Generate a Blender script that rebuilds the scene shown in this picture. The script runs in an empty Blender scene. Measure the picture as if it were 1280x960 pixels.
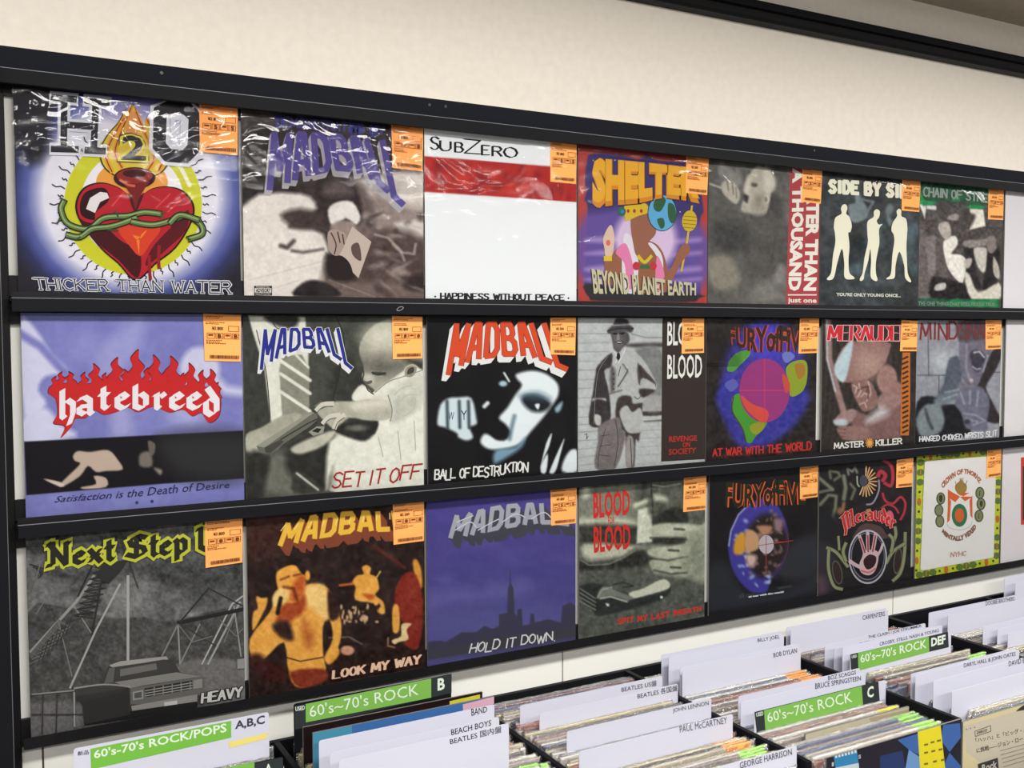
import bpy, bmesh, math, random
import numpy as np
from mathutils import Vector, Matrix
from mathutils.geometry import tessellate_polygon

# ------------------------------------------------------------------ camera, world, light, exposure
SC = bpy.context.scene
COL = SC.collection
ROW_TOP = 1.90                      # height of the first row's upper edge above the floor
F = 1243.468
RW = np.array([[0.8737511, 0.00304441, -0.4863638],
               [-0.02661403, 0.99878148, -0.04156012],
               [0.48564463, 0.0492573, 0.87276744]])
CW = np.array([-0.08134099, 0.36650013, -1.63038456])   # x along the wall, y down from ROW_TOP, z into the wall


def bl(x, y, z):
    return (x, z, ROW_TOP - y)


def at(px, py, z=0.0):
    """a point of the photo taken back to the upright plane at depth z"""
    d = RW.T @ np.array([(px - 640) / F, (py - 480) / F, 1.0])
    t = (z - CW[2]) / d[2]
    q = CW + t * d
    return q[0], q[1]


cam = bpy.data.cameras.new('camera')
cam.sensor_width = 36
cam.lens = F / 1280 * 36
cam.clip_start = 0.02
co = bpy.data.objects.new('camera', cam)
COL.objects.link(co)
vx = Vector((RW[0][0], RW[0][2], -RW[0][1]))
vy = -Vector((RW[1][0], RW[1][2], -RW[1][1]))
vz = -Vector((RW[2][0], RW[2][2], -RW[2][1]))
M = Matrix((vx, vy, vz)).transposed().to_4x4()
M.translation = Vector(bl(*CW))
co.matrix_world = M
SC.camera = co

SC.view_settings.view_transform = 'Standard'
SC.view_settings.look = 'None'
SC.view_settings.exposure = -0.28
SC.view_settings.gamma = 1.0
SC.view_settings.use_curve_mapping = False

w = bpy.data.worlds.new('shop_air')
SC.world = w
w.use_nodes = True
w.node_tree.nodes['Background'].inputs[0].default_value = (1.0, 0.98, 0.95, 1)
w.node_tree.nodes['Background'].inputs[1].default_value = 0.36


def area(name, x, z, sx, sy, power, col=(1.0, 0.975, 0.935), h=2.33):
    l = bpy.data.lights.new(name, 'AREA')
    l.shape = 'RECTANGLE'
    l.size, l.size_y = sx, sy
    l.energy = power
    l.color = col
    o = bpy.data.objects.new(name, l)
    o.location = (x, z, h)
    COL.objects.link(o)
    return o


for i, (x, z) in enumerate([(-1.0, -1.25), (0.6, -1.25), (2.2, -1.25), (-1.0, -2.9), (0.6, -2.9), (2.2, -2.9), (3.9, -1.25)]):
    area('ceiling_light', x, z, 1.2, 0.28, 44)


# ------------------------------------------------------------------ colour and materials
def lin(c):
    c = np.asarray(c, float) / 255.0
    return np.where(c <= 0.04045, c / 12.92, ((c + 0.055) / 1.055) ** 2.4)


def mat(name, col=(128, 128, 128), rough=0.5, spec=0.5, metal=0.0, noise=0.0, nscale=30, bump=0.0, bscale=200, coat=0.0):
    m = bpy.data.materials.new(name)
    m.use_nodes = True
    nt = m.node_tree
    b = nt.nodes['Principled BSDF']
    c = lin(col)
    b.inputs['Base Color'].default_value = (*c, 1)
    b.inputs['Roughness'].default_value = rough
    b.inputs['Specular IOR Level'].default_value = spec
    b.inputs['Metallic'].default_value = metal
    b.inputs['Coat Weight'].default_value = coat
    tc = nt.nodes.new('ShaderNodeTexCoord')
    if noise:
        n = nt.nodes.new('ShaderNodeTexNoise')
        n.inputs['Scale'].default_value = nscale
        n.inputs['Detail'].default_value = 4
        nt.links.new(tc.outputs['Object'], n.inputs['Vector'])
        r = nt.nodes.new('ShaderNodeValToRGB')
        r.color_ramp.elements[0].color = (*np.clip(c * (1 - noise), 0, 1), 1)
        r.color_ramp.elements[1].color = (*np.clip(c * (1 + noise), 0, 1), 1)
        r.color_ramp.elements[0].position = 0.3
        r.color_ramp.elements[1].position = 0.7
        nt.links.new(n.outputs['Fac'], r.inputs[0])
        nt.links.new(r.outputs[0], b.inputs['Base Color'])
    if bump:
        n = nt.nodes.new('ShaderNodeTexNoise')
        n.inputs['Scale'].default_value = bscale
        n.inputs['Detail'].default_value = 3
        nt.links.new(tc.outputs['Object'], n.inputs['Vector'])
        bp = nt.nodes.new('ShaderNodeBump')
        bp.inputs['Strength'].default_value = bump
        bp.inputs['Distance'].default_value = 0.001
        nt.links.new(n.outputs['Fac'], bp.inputs['Height'])
        nt.links.new(bp.outputs[0], b.inputs['Normal'])
    return m


def print_mat():
    """ink on card: colour from the printed colour attribute, with fine paper grain"""
    m = bpy.data.materials.new('printed_card')
    m.use_nodes = True
    nt = m.node_tree
    b = nt.nodes['Principled BSDF']
    a = nt.nodes.new('ShaderNodeAttribute')
    a.attribute_name = 'ink'
    v = nt.nodes.new('ShaderNodeVectorMath')
    v.operation = 'MULTIPLY'
    v.inputs[1].default_value = (0.74, 0.75, 0.765)
    nt.links.new(a.outputs['Color'], v.inputs[0])
    nt.links.new(v.outputs[0], b.inputs['Base Color'])
    b.inputs['Roughness'].default_value = 0.55
    b.inputs['Specular IOR Level'].default_value = 0.08
    return m


def film_mat(name, scale, strength, haze=0.02, rough=0.07, lo=0.0, hi=0.38, detail=2, dist=1.2):
    """clear crinkled plastic: mostly see-through, shiny where it turns"""
    m = bpy.data.materials.new(name)
    m.use_nodes = True
    nt = m.node_tree
    for n in list(nt.nodes):
        nt.nodes.remove(n)
    out = nt.nodes.new('ShaderNodeOutputMaterial')
    tr = nt.nodes.new('ShaderNodeBsdfTransparent')
    gl = nt.nodes.new('ShaderNodeBsdfGlossy')
    gl.inputs['Roughness'].default_value = rough
    mx = nt.nodes.new('ShaderNodeMixShader')
    fr = nt.nodes.new('ShaderNodeFresnel')
    fr.inputs['IOR'].default_value = 1.45
    tc = nt.nodes.new('ShaderNodeTexCoord')
    oi = nt.nodes.new('ShaderNodeObjectInfo')
    ad = nt.nodes.new('ShaderNodeVectorMath')
    ad.operation = 'ADD'
    sc_ = nt.nodes.new('ShaderNodeVectorMath')
    sc_.operation = 'MULTIPLY'
    sc_.inputs[1].default_value = (1.0, 1.0, 1.6)
    nt.links.new(tc.outputs['Object'], sc_.inputs[0])
    nt.links.new(sc_.outputs[0], ad.inputs[0])
    nt.links.new(oi.outputs['Location'], ad.inputs[1])
    n = nt.nodes.new('ShaderNodeTexNoise')
    n.inputs['Scale'].default_value = scale
    n.inputs['Detail'].default_value = detail
    n.inputs['Distortion'].default_value = dist
    nt.links.new(ad.outputs[0], n.inputs['Vector'])
    bp = nt.nodes.new('ShaderNodeBump')
    bp.inputs['Strength'].default_value = strength
    bp.inputs['Distance'].default_value = 0.01
    nt.links.new(n.outputs['Fac'], bp.inputs['Height'])
    nt.links.new(bp.outputs[0], gl.inputs['Normal'])
    nt.links.new(bp.outputs[0], fr.inputs['Normal'])
    mp = nt.nodes.new('ShaderNodeMapRange')
    mp.inputs[1].default_value = 0.0
    mp.inputs[2].default_value = 1.0
    mp.inputs[3].default_value = lo
    mp.inputs[4].default_value = hi
    nt.links.new(fr.outputs[0], mp.inputs[0])
    nt.links.new(mp.outputs[0], mx.inputs[0])
    nt.links.new(tr.outputs[0], mx.inputs[1])
    nt.links.new(gl.outputs[0], mx.inputs[2])
    nt.links.new(mx.outputs[0], out.inputs['Surface'])
    return m


PRINT = print_mat()
M_BLACK = mat('black_powder_coated_steel', (19, 20, 24), 0.5, 0.08, bump=0.15, bscale=900)
M_BLACKER = mat('black_steel_inner', (15, 14, 16), 0.5, 0.2, bump=0.15, bscale=900)
M_EDGE_HIGHLIGHT = mat('painted_edge_highlight', (112, 114, 120), .4, .4)  # pale grey that paints the highlight along the black rails' top edges
M_HEAD = mat('black_header_steel', (28, 30, 36), .6, .04, bump=.15, bscale=900)
M_WALL = mat('cream_wallpaper', (246, 238, 226), 0.8, 0.2, noise=0.03, nscale=60, bump=0.35, bscale=700)
M_PANEL = mat('white_wall_panel', (216, 216, 210), 0.45, 0.4, noise=0.01, nscale=8)
M_BOARD = mat('white_backing_board', (226, 226, 220), 0.6, 0.3, noise=0.02, nscale=12)
M_CEIL = mat('ceiling_tile', (150, 142, 128), 0.9, 0.1, noise=0.05, nscale=40)
M_FLOOR = mat('grey_floor_tile', (150, 146, 140), 0.6, 0.3, noise=0.06, nscale=5)
M_CARD = mat('cover_board', (120, 118, 114), 0.7, 0.2)
M_WHITEPL = mat('white_plastic_card', (188, 189, 203), 0.5, 0.2, noise=0.008, nscale=10)
M_SCREW = mat('screw_head', (40, 40, 42), 0.35, 0.6, metal=0.6)
M_FILM = film_mat('clear_sleeve_film', 8, 0.22)
M_FILM_CRINKLED = film_mat('crinkled_sleeve_film', 11, 0.34, rough=0.04, lo=0.0, hi=0.85, detail=1, dist=2.2)
M_FILM_EDGE = film_mat('sleeve_film_bundle', 120, 0.9, rough=0.2, lo=0.16, hi=0.8)


# ------------------------------------------------------------------ helpers
def empty(name, loc):
    o = bpy.data.objects.new(name, None)
    o.empty_display_size = 0.05
    o.location = loc
    COL.objects.link(o)
    return o


def tag(o, label=None, cat=None, group=None, kind=None):
    if label: o['label'] = label
    if cat: o['category'] = cat
    if group: o['group'] = group
    if kind: o['kind'] = kind
    return o


def link(name, me, parent=None, loc=None):
    o = bpy.data.objects.new(name, me)
    COL.objects.link(o)
    if parent is not None: o.parent = parent
    if loc is not None: o.location = loc
    return o


def add_box(bm, x0, x1, y0, y1, z0, z1, bev=0.0):
    """axis box in Blender coordinates"""
    r = bmesh.ops.create_cube(bm, size=1.0)
    vs = r['verts']
    bmesh.ops.scale(bm, vec=(abs(x1 - x0), abs(y1 - y0), abs(z1 - z0)), verts=vs)
    bmesh.ops.translate(bm, vec=((x0 + x1) / 2, (y0 + y1) / 2, (z0 + z1) / 2), verts=vs)
    if bev:
        es = list({e for v in vs for e in v.link_edges})
        bmesh.ops.bevel(bm, geom=es, offset=bev, segments=2, profile=0.6, affect='EDGES')


def fin(bm, name, m, parent=None, loc=None, smooth=False):
    me = bpy.data.meshes.new(name)
    bmesh.ops.recalc_face_normals(bm, faces=bm.faces)
    bm.to_mesh(me)
    bm.free()
    if smooth:
        for p in me.polygons: p.use_smooth = True
    for q in (m if isinstance(m, (list, tuple)) else [m]):
        me.materials.append(q)
    return link(name, me, parent, loc)


def box_obj(name, m, b, parent=None, bev=0.0, loc=None):
    """b = x0,x1, y0,y1 (down from the first row's top), z0,z1 (into the wall), wall frame"""
    bm = bmesh.new()
    x0, x1, y0, y1, z0, z1 = b
    add_box(bm, x0, x1, z0, z1, ROW_TOP - y1, ROW_TOP - y0, bev)
    if parent is not None and loc is None:
        bmesh.ops.translate(bm, vec=-Vector(parent.location), verts=bm.verts)
    return fin(bm, name, m, parent, loc)


def vnoise(x, y, seed, oct=4):
    """value noise, 0..1"""
    rs = np.random.RandomState(seed)
    out = np.zeros_like(x)
    amp, tot = 1.0, 0.0
    for k in range(oct):
        t = rs.rand(64, 64)
        xi, yi = np.floor(x).astype(int), np.floor(y).astype(int)
        fx, fy = x - xi, y - yi
        fx, fy = fx * fx * (3 - 2 * fx), fy * fy * (3 - 2 * fy)
        g = lambda a, b: t[a % 64, b % 64]
        out += amp * ((g(xi, yi) * (1 - fx) + g(xi + 1, yi) * fx) * (1 - fy) + (g(xi, yi + 1) * (1 - fx) + g(xi + 1, yi + 1) * fx) * fy)
        tot += amp
        amp *= 0.5
        x, y = x * 2.03 + 11.3, y * 2.03 + 5.7
    return out / tot
# ------------------------------------------------------------------ the printer: flat print as soft-coloured sheets and crisp ink shapes
REG = dict(A1=(0, 50, 4), A2=(0, 200, 4), A3=(0, 370, 4), A4=(0, 580, 4), A5=(0, 720, 4),
           B1=(290, 110, 4.923), B2=(290, 220, 4.923), B3=(290, 380, 4.923), B4=(290, 470, 4.923), B5=(290, 620, 4.923), B6=(290, 720, 4.923),
           C1=(510, 140, 4.923), C2=(510, 220, 4.923), C3=(510, 380, 4.923), C4=(510, 480, 4.923), C5=(510, 640, 4.923),
           D1=(710, 170, 6.4), D2=(710, 260, 6.4), D3=(710, 380, 6.4), D4=(710, 470, 6.4), D5=(710, 580, 6.4), D6=(710, 670, 6.4),
           E1=(870, 180, 6.4), E2=(870, 260, 6.4), E3=(870, 380, 6.4), E4=(870, 470, 6.4), E5=(870, 570, 6.4), E6=(870, 650, 6.4),
           F1=(1010, 190, 8.493), F2=(1010, 280, 8.493), F3=(1010, 390, 8.493), F4=(1010, 470, 8.493), F5=(1010, 560, 8.493), F6=(1010, 640, 8.493),
           G1=(1130, 200, 8.493), G2=(1130, 290, 8.493), G3=(1130, 390, 8.493), G4=(1130, 460, 8.493), G5=(1130, 550, 8.493), G6=(1130, 630, 8.493),
           P=(0, 0, 1))

GL = {  # single-stroke capitals on a unit box
 'A': [(0, 0, .5, 1, 1, 0), (.2, .36, .8, .36)], 'B': [(0, 0, 0, 1, .7, 1, .88, .78, .7, .54, 0, .54), (.7, .54, 1, .28, .75, 0, 0, 0)],
 'C': [(1, .85, .6, 1, .2, .85, 0, .5, .2, .15, .6, 0, 1, .15)], 'D': [(0, 0, 0, 1, .6, 1, 1, .7, 1, .3, .6, 0, 0, 0)],
 'E': [(1, 1, 0, 1, 0, 0, 1, 0), (0, .52, .8, .52)], 'F': [(1, 1, 0, 1, 0, 0), (0, .52, .8, .52)],
 'G': [(1, .85, .6, 1, .2, .85, 0, .5, .2, .15, .6, 0, 1, .15, 1, .45, .6, .45)], 'H': [(0, 0, 0, 1), (1, 0, 1, 1), (0, .5, 1, .5)],
 'I': [(.5, 0, .5, 1)], 'J': [(1, 1, 1, .2, .7, 0, .3, 0, 0, .2)], 'K': [(0, 0, 0, 1), (1, 1, 0, .42), (.3, .6, 1, 0)],
 'L': [(0, 1, 0, 0, 1, 0)], 'M': [(0, 0, .1, 1, .5, .2, .9, 1, 1, 0)], 'N': [(0, 0, 0, 1, 1, 0, 1, 1)],
 'O': [(.5, 1, .15, .85, 0, .5, .15, .15, .5, 0, .85, .15, 1, .5, .85, .85, .5, 1)], 'P': [(0, 0, 0, 1, .75, 1, 1, .76, .75, .5, 0, .5)],
 'Q': [(.5, 1, .15, .85, 0, .5, .15, .15, .5, 0, .85, .15, 1, .5, .85, .85, .5, 1), (.6, .3, 1, -.05)],
 'R': [(0, 0, 0, 1, .75, 1, 1, .76, .75, .5, 0, .5), (.5, .5, 1, 0)], 'S': [(1, .85, .65, 1, .25, .97, .05, .75, .3, .55, .75, .45, .97, .22, .7, .02, .3, 0, 0, .15)],
 'T': [(0, 1, 1, 1), (.5, 1, .5, 0)], 'U': [(0, 1, 0, .25, .25, 0, .75, 0, 1, .25, 1, 1)], 'V': [(0, 1, .5, 0, 1, 1)],
 'W': [(0, 1, .25, 0, .5, .8, .75, 0, 1, 1)], 'X': [(0, 0, 1, 1), (0, 1, 1, 0)], 'Y': [(0, 1, .5, .5, 1, 1), (.5, .5, .5, 0)], 'Z': [(0, 1, 1, 1, 0, 0, 1, 0)],
 "'": [(.5, 1, .4, .75)], '.': [(.45, 0, .55, .04)], '&': [(1, 0, .2, .8, .4, 1, .6, .8, 0, .3, .3, 0, .9, .4)], ' ': []}
BLK = {  # blackletter lower case, drawn with a slanted nib; x 0..1, y 0..1 is the x-height
 'h': [(.15, 1.55, .15, .1, .3, 0), (.15, .75, .5, 1, .85, .8, .85, .25, .6, -.35)], 'a': [(.1, .85, .5, 1, .85, .8, .85, .1, 1, 0), (.85, .5, .15, .42, .15, .12, .45, 0, .8, .2)],
 't': [(.4, 1.4, .4, .15, .65, 0, .9, .15), (.1, .95, .8, .95)], 'e': [(.2, .5, .8, .75, .5, 1, .15, .8, .15, .2, .5, 0, .9, .2)],
 'b': [(.15, 1.55, .15, .15, .5, 0, .85, .2, .85, .75, .55, 1, .15, .75)], 'r': [(.1, .85, .3, 1, .3, .1, .5, 0), (.3, .75, .7, 1, .9, .8)],
 'd': [(.25, 1.5, .85, .8, .85, .2, .5, 0, .15, .2, .15, .75, .5, .95, .85, .75)], 'x': [(.1, .95, .9, 0), (.9, 1, .1, 0), (.2, .5, .8, .5)],
 'p': [(.1, 1, .25, .85, .25, -.5), (.25, .8, .6, 1, .9, .8, .9, .2, .6, 0, .25, .15)], 'n': [(.15, .9, .15, 0), (.15, .8, .6, 1, .85, .8, .85, 0)],
 'u': [(.15, 1, .15, .2, .5, 0, .85, .2), (.85, 1, .85, .1, 1, 0)], 'N': [(0, 0, .3, .1, .3, 1.5, 0, 1.35), (.1, 1.5, .9, .1), (.9, 1.55, .9, .05), (.9, 1.4, 1.1, 1.5)],
 'S': [(1, 1.35, .6, 1.5, .15, 1.2, .25, .85, .85, .65, .95, .3, .5, 0, 0, .2), (.5, 1.4, .5, .1)],
 'U': [(.05, 1.35, .3, 1.5, .3, .2, .6, 0, .95, .2), (.95, 1.5, .95, .1, 1.1, 0)], 'M': [(.05, -.2, .2, .1, .2, 1.3, 0, 1.2), (.2, 1.2, .5, 1.5, .5, .1), (.5, 1.2, .85, 1.5, .85, .1, 1.05, 0)],
 ' ': []}


def pairs(f):
    return np.array(f, float).reshape(-1, 2)


def smooth_closed(p, k=5):
    n = len(p)
    o = []
    for i in range(n):
        a, b, c, d = p[i - 1], p[i], p[(i + 1) % n], p[(i + 2) % n]
        for j in range(k):
            t = j / k
            o.append(0.5 * ((2 * b) + (-a + c) * t + (2 * a - 5 * b + 4 * c - d) * t * t + (-a + 3 * b - 3 * c + d) * t ** 3))
    return np.array(o)


def smooth_open(p, k=5):
    q = np.vstack([p[0], p, p[-1]])
    o = []
    for i in range(1, len(q) - 2):
        a, b, c, d = q[i - 1], q[i], q[i + 1], q[i + 2]
        for j in range(k):
            t = j / k
            o.append(0.5 * ((2 * b) + (-a + c) * t + (2 * a - 5 * b + 4 * c - d) * t * t + (-a + 3 * b - 3 * c + d) * t ** 3))
    o.append(p[-1])
    return np.array(o)


def along(line, s):
    """point at fraction s of a smooth line given as flat numbers"""
    p = pairs(line)
    if len(p) > 2: p = smooth_open(p, 6)
    seg = np.linalg.norm(np.diff(p, axis=0), axis=1)
    c = np.concatenate([[0], np.cumsum(seg)]) / seg.sum()
    s = np.asarray(s, float)
    e = np.clip(s, 0, 1)
    out = np.stack([np.interp(e, c, p[:, 0]), np.interp(e, c, p[:, 1])], -1)
    return out + (s - e)[..., None] * (p[-1] - p[0])


_FONT = {}


def font_mesh(txt, bold):
    k = (txt, bold)
    if k not in _FONT:
        cu = bpy.data.curves.new('t', 'FONT')
        cu.body = txt
        cu.offset = bold
        cu.resolution_u = 2
        cu.dimensions = '2D'
        cu.fill_mode = 'BOTH'
        o = bpy.data.objects.new('t', cu)
        me = bpy.data.meshes.new_from_object(o)
        v = np.empty(len(me.vertices) * 3)
        me.vertices.foreach_get('co', v)
        v = v.reshape(-1, 3)[:, :2]
        f = [tuple(p.vertices) for p in me.polygons]
        bpy.data.objects.remove(o)
        bpy.data.curves.remove(cu)
        bpy.data.meshes.remove(me)
        _FONT[k] = (v, f)
    return _FONT[k]


LAYER = 0.00002
HAIR = 0.0000026



class Art:
    def __init__(self, z=0.0, reg='P'):
        self.z, self.ops, self.v3, self.fc, self.cl, self.n, self.k = z, [], [], [], [], 0, 0
        self.at(reg)

    def at(self, r):
        self.r = REG[r]
        return self

    def c(self, pts):
        p = pairs(pts)
        return p / self.r[2] + np.array(self.r[:2])

    # soft ink (sheet)
    def fill(self, col): self.ops.append(('f', col))
    def e(self, cx, cy, rx, ry, col, soft=0.2, a=1.0, rot=0): self.ops.append(('e', self.c((cx, cy))[0], rx / self.r[2], ry / self.r[2], col, soft, a, rot))
    def g(self, x0, y0, x1, y1, c0, c1, a=1.0): self.ops.append(('g', self.c((x0, y0, x1, y1)), c0, c1, a))
    def p(self, pts, col, soft=1.2, a=1.0, sm=True):
        q = self.c(pts)
        self.ops.append(('p', smooth_closed(q, 3) if sm else q, col, soft, a))
    def l(self, pts, w, col, soft=0.8, a=1.0): self.ops.append(('l', self.c(pts), w / self.r[2], col, soft, a))
    def nz(self, sc, amp, seed=1, tint=(1, 1, 1), st=1.0): self.ops.append(('n', sc, amp, seed, tint, st))

    # crisp ink (shapes)
    def _add(self, pts, faces, col, lift=0.0):
        b = len(self.v3)
        z = self.z - LAYER * self.n - lift
        for p in pts:
            x, y = at(p[0], p[1], self.z)
            self.v3.append((x, y, z))
        for f in faces:
            A, B, C = (pts[f[0]], pts[f[1]], pts[f[2]])
            if (B[0] - A[0]) * (C[1] - A[1]) - (B[1] - A[1]) * (C[0] - A[0]) > 0: f = tuple(reversed(f))
            self.fc.append(tuple(b + i for i in f))
            self.cl.append(col)

    def v(self, pts, col, sm=False):
        q = self.c(pts)
        if sm: q = smooth_closed(q, 5)
        self.n += 1
        tri = tessellate_polygon([[Vector((a, b, 0)) for a, b in q]])
        self._add(q, tri, col)

    def ve(self, cx, cy, rx, ry, col, k=28, rot=0.0):
        t = np.linspace(0, 2 * math.pi, k, endpoint=False)
        x, y = rx * np.cos(t), ry * np.sin(t)
        q = np.stack([cx + x * math.cos(rot) - y * math.sin(rot), cy + x * math.sin(rot) + y * math.cos(rot)], 1)
        self.v(q, col)

    def _line(self, q, w, col, nib=None):
        """a stroke: mitred ribbon, or slanted-nib quads; each lies a hair above the last"""
        if nib is not None:
            nb = np.array(nib, float)
            for a, b in zip(q[:-1], q[1:]):
                d = b - a
                d = d / (np.linalg.norm(d) + 1e-9)
                t = np.array([-d[1], d[0]]) * w * 0.5
                m = (nb if np.dot(nb, t) >= 0 else -nb) + t
                self.k = (self.k + 1) % 7
                self._add([a - m - d * w * .3, a + m - d * w * .3, b + m + d * w * .3, b - m + d * w * .3], [(0, 1, 2, 3)], col, self.k * HAIR)
            return
        d = np.diff(q, axis=0)
        d = d / (np.linalg.norm(d, axis=1)[:, None] + 1e-9)
        if len(q) > 2:                       # a sharp turn starts a new ribbon
            for i in range(1, len(q) - 1):
                if d[i - 1] @ d[i] < 0.25:
                    self._line(q[:i + 1], w, col)
                    self._line(q[i:], w, col)
                    return
        nn = np.stack([-d[:, 1], d[:, 0]], 1)
        n = len(q)
        closed = n > 3 and np.allclose(q[0], q[-1])
        L, R = [], []
        for i in range(n):
            if i == 0: m = (nn[0] + nn[-1]) / 2 if closed else nn[0]
            elif i == n - 1: m = (nn[0] + nn[-1]) / 2 if closed else nn[-1]
            else: m = (nn[i - 1] + nn[i]) / 2
            l2 = max(float(m @ m), 0.38)
            m = m / l2 * w * 0.5
            c = q[i]
            if not closed and i == 0: c = c - d[0] * w * .25
            if not closed and i == n - 1: c = c + d[-1] * w * .25
            L.append(c - m)
            R.append(c + m)
        self.k = (self.k + 1) % 7
        self._add(L + R, [(i, i + n, i + 1 + n, i + 1) for i in range(n - 1)], col, self.k * HAIR)

    def vl(self, pts, w, col, sm=False, nib=None):
        q = self.c(pts)
        if sm: q = smooth_open(q, 5)
        self.n += 1
        self._line(q, w / self.r[2], col, None if nib is None else np.array(nib) / self.r[2])

    def t(self, txt, top, bot, col, bold=0.0, dx=0, dy=0):
        """text stretched between two lines of the photo"""
        v, f = font_mesh(txt, bold)
        if len(v) == 0: return
        s = (v[:, 0] - v[:, 0].min()) / np.ptp(v[:, 0])
        tt = (v[:, 1] - v[:, 1].min()) / np.ptp(v[:, 1])
        A = along(list(self.c(top).ravel()), s)
        B = along(list(self.c(bot).ravel()), s)
        q = B + (A - B) * tt[:, None] + np.array([dx, dy]) / self.r[2]
        self.n += 1
        self._add(q, f, col)

    def s(self, txt, top, bot, w, col, nib=None, serif=0.0, slant=0.0, gap=0.28, font=GL, jit=0.0, seed=3, dx=0, dy=0, wid=None):
        """single-stroke lettering stretched between two lines"""
        rs = random.Random(seed)
        W = []
        for ch in txt:
            W.append((wid or {}).get(ch, 0.55 if ch == ' ' else (0.25 if ch in "I'." else (1.25 if ch in 'MW' else 1.0))))
        tot = sum(W) + gap * (len(txt) - 1)
        top, bot = list(self.c(top).ravel()), list(self.c(bot).ravel())
        x = 0.0
        self.n += 1
        wl = w / self.r[2]
        off = np.array([dx, dy]) / self.r[2]
        nb = None if nib is None else np.array(nib, float) / self.r[2]
        for ch, cw in zip(txt, W):
            jx, jy = rs.uniform(-jit, jit), rs.uniform(-jit, jit)
            for st in font.get(ch, []):
                q = pairs(st)
                xs = (x + (q[:, 0] + jx * .5) * cw + slant * q[:, 1]) / tot
                ys = q[:, 1] + jy
                A, B = along(top, xs), along(bot, xs)
                pt = B + (A - B) * ys[:, None] + off
                self._line(pt, wl, col, nb)
                if serif:
                    for k in (0, -1):
                        if abs(q[k, 1]) < 0.02 or abs(q[k, 1] - 1) < 0.02:
                            h = serif / tot
                            a0 = along(bot, xs[k] - h) * (1 - ys[k]) + along(top, xs[k] - h) * ys[k] + off
                            a1 = along(bot, xs[k] + h) * (1 - ys[k]) + along(top, xs[k] + h) * ys[k] + off
                            self._line(np.array([a0, a1]), wl * .7, col)
            x += cw + gap

    # paint the sheet
    def sheet(self, X, Y):
        C = np.zeros((len(X), 3)) + 128.0

        def mix(a, col):
            C[:] = C * (1 - a[:, None]) + np.array(col, float) * a[:, None]
        for o in self.ops:
            k = o[0]
            if k == 'f':
                C[:] = o[1]
            elif k == 'e':
                _, c, rx, ry, col, soft, a, rot = o
                dx, dy = X - c[0], Y - c[1]
                if rot: dx, dy = dx * math.cos(rot) + dy * math.sin(rot), -dx * math.sin(rot) + dy * math.cos(rot)
                r = np.sqrt((dx / rx) ** 2 + (dy / ry) ** 2)
                mix(np.clip((1 + soft - r) / (2 * soft + 1e-6), 0, 1) ** 1.2 * a, col)
            elif k == 'g':
                p = o[1]
                d = p[1] - p[0]
                t = np.clip(((X - p[0][0]) * d[0] + (Y - p[0][1]) * d[1]) / (d @ d), 0, 1)[:, None]
                c = np.array(o[2], float) * (1 - t) + np.array(o[3], float) * t
                C[:] = C * (1 - o[4]) + c * o[4]
            elif k in 'pl':
                q = o[1]
                P = np.stack([X, Y], 1)
                closed = k == 'p'
                D = np.full(len(X), 1e9)
                ins = np.zeros(len(X), bool)
                for i in range(len(q) if closed else len(q) - 1):
                    A, B = q[i], q[(i + 1) % len(q)]
                    e = B - A
                    wv = P - A
                    h = np.clip((wv @ e) / (e @ e + 1e-9), 0, 1)
                    dd = wv - h[:, None] * e
                    D = np.minimum(D, (dd ** 2).sum(1))
                    if closed:
                        cnd = ((A[1] > Y) != (B[1] > Y))
                        xi = (B[0] - A[0]) * (Y - A[1]) / (B[1] - A[1] + 1e-12) + A[0]
                        ins ^= cnd & (X < xi)
                D = np.sqrt(D)
                if closed:
                    sd = np.where(ins, -D, D)
                    mix(np.clip(0.5 - sd / (2 * o[3]), 0, 1) * o[4], o[2])
                else:
                    sd = D - o[2] / 2
                    mix(np.clip(0.5 - sd / (2 * o[4]), 0, 1) * o[5], o[3])
            elif k == 'n':
                _, sc, amp, seed, tint, st = o
                n = vnoise(X / sc + 50, Y / (sc * st) + 50, seed) - 0.5
                C[:] += n[:, None] * 2 * amp * np.array(tint)
        return np.clip(C, 0, 255)


# inverse of at() on the plane z: where a point of the wall lies in the photo's measure
def to_sheet(x, y, z):
    P = np.stack([x, y, np.full_like(x, z)], 1) - CW
    Q = P @ RW.T
    return 640 + F * Q[:, 0] / Q[:, 2], 480 + F * Q[:, 1] / Q[:, 2]


def ink_mesh(name, V, Fc, colf):
    """colf = colour per face (0..255) or per vertex"""
    me = bpy.data.meshes.new(name)
    me.from_pydata([tuple(v) for v in V], [], Fc)
    per_vertex = len(colf) == len(V) and len(V) != len(Fc)
    L = lin(np.array(colf, float).reshape(-1, 3))
    if per_vertex:
        at_ = me.color_attributes.new('ink', 'FLOAT_COLOR', 'POINT')
        a = np.ones((len(V), 4), np.float32)
        a[:, :3] = L
    else:
        at_ = me.color_attributes.new('ink', 'FLOAT_COLOR', 'CORNER')
        cnt = [len(f) for f in Fc]
        a = np.ones((sum(cnt), 4), np.float32)
        a[:, :3] = np.repeat(L, cnt, axis=0)
    at_.data.foreach_set('color', a.ravel())
    me.materials.append(PRINT)
    me.update()
    return me


def lettering(art, parent, name='lettering', z0=None, clip=None):
    """crisp ink as one flat mesh on its sheet"""
    if not art.fc: return None
    lx, ly, lz = parent.location
    V = []
    for x, y, z in art.v3:
        if clip is not None:
            x = min(max(x, clip[0]), clip[1])
            y = min(max(y, clip[2]), clip[3])
        V.append((x - lx, z - ly, (ROW_TOP - y) - lz))
    me = ink_mesh(name, V, art.fc, art.cl)
    return link(name, me, parent)
# ------------------------------------------------------------------ what is printed on the covers
COV = {}


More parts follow.
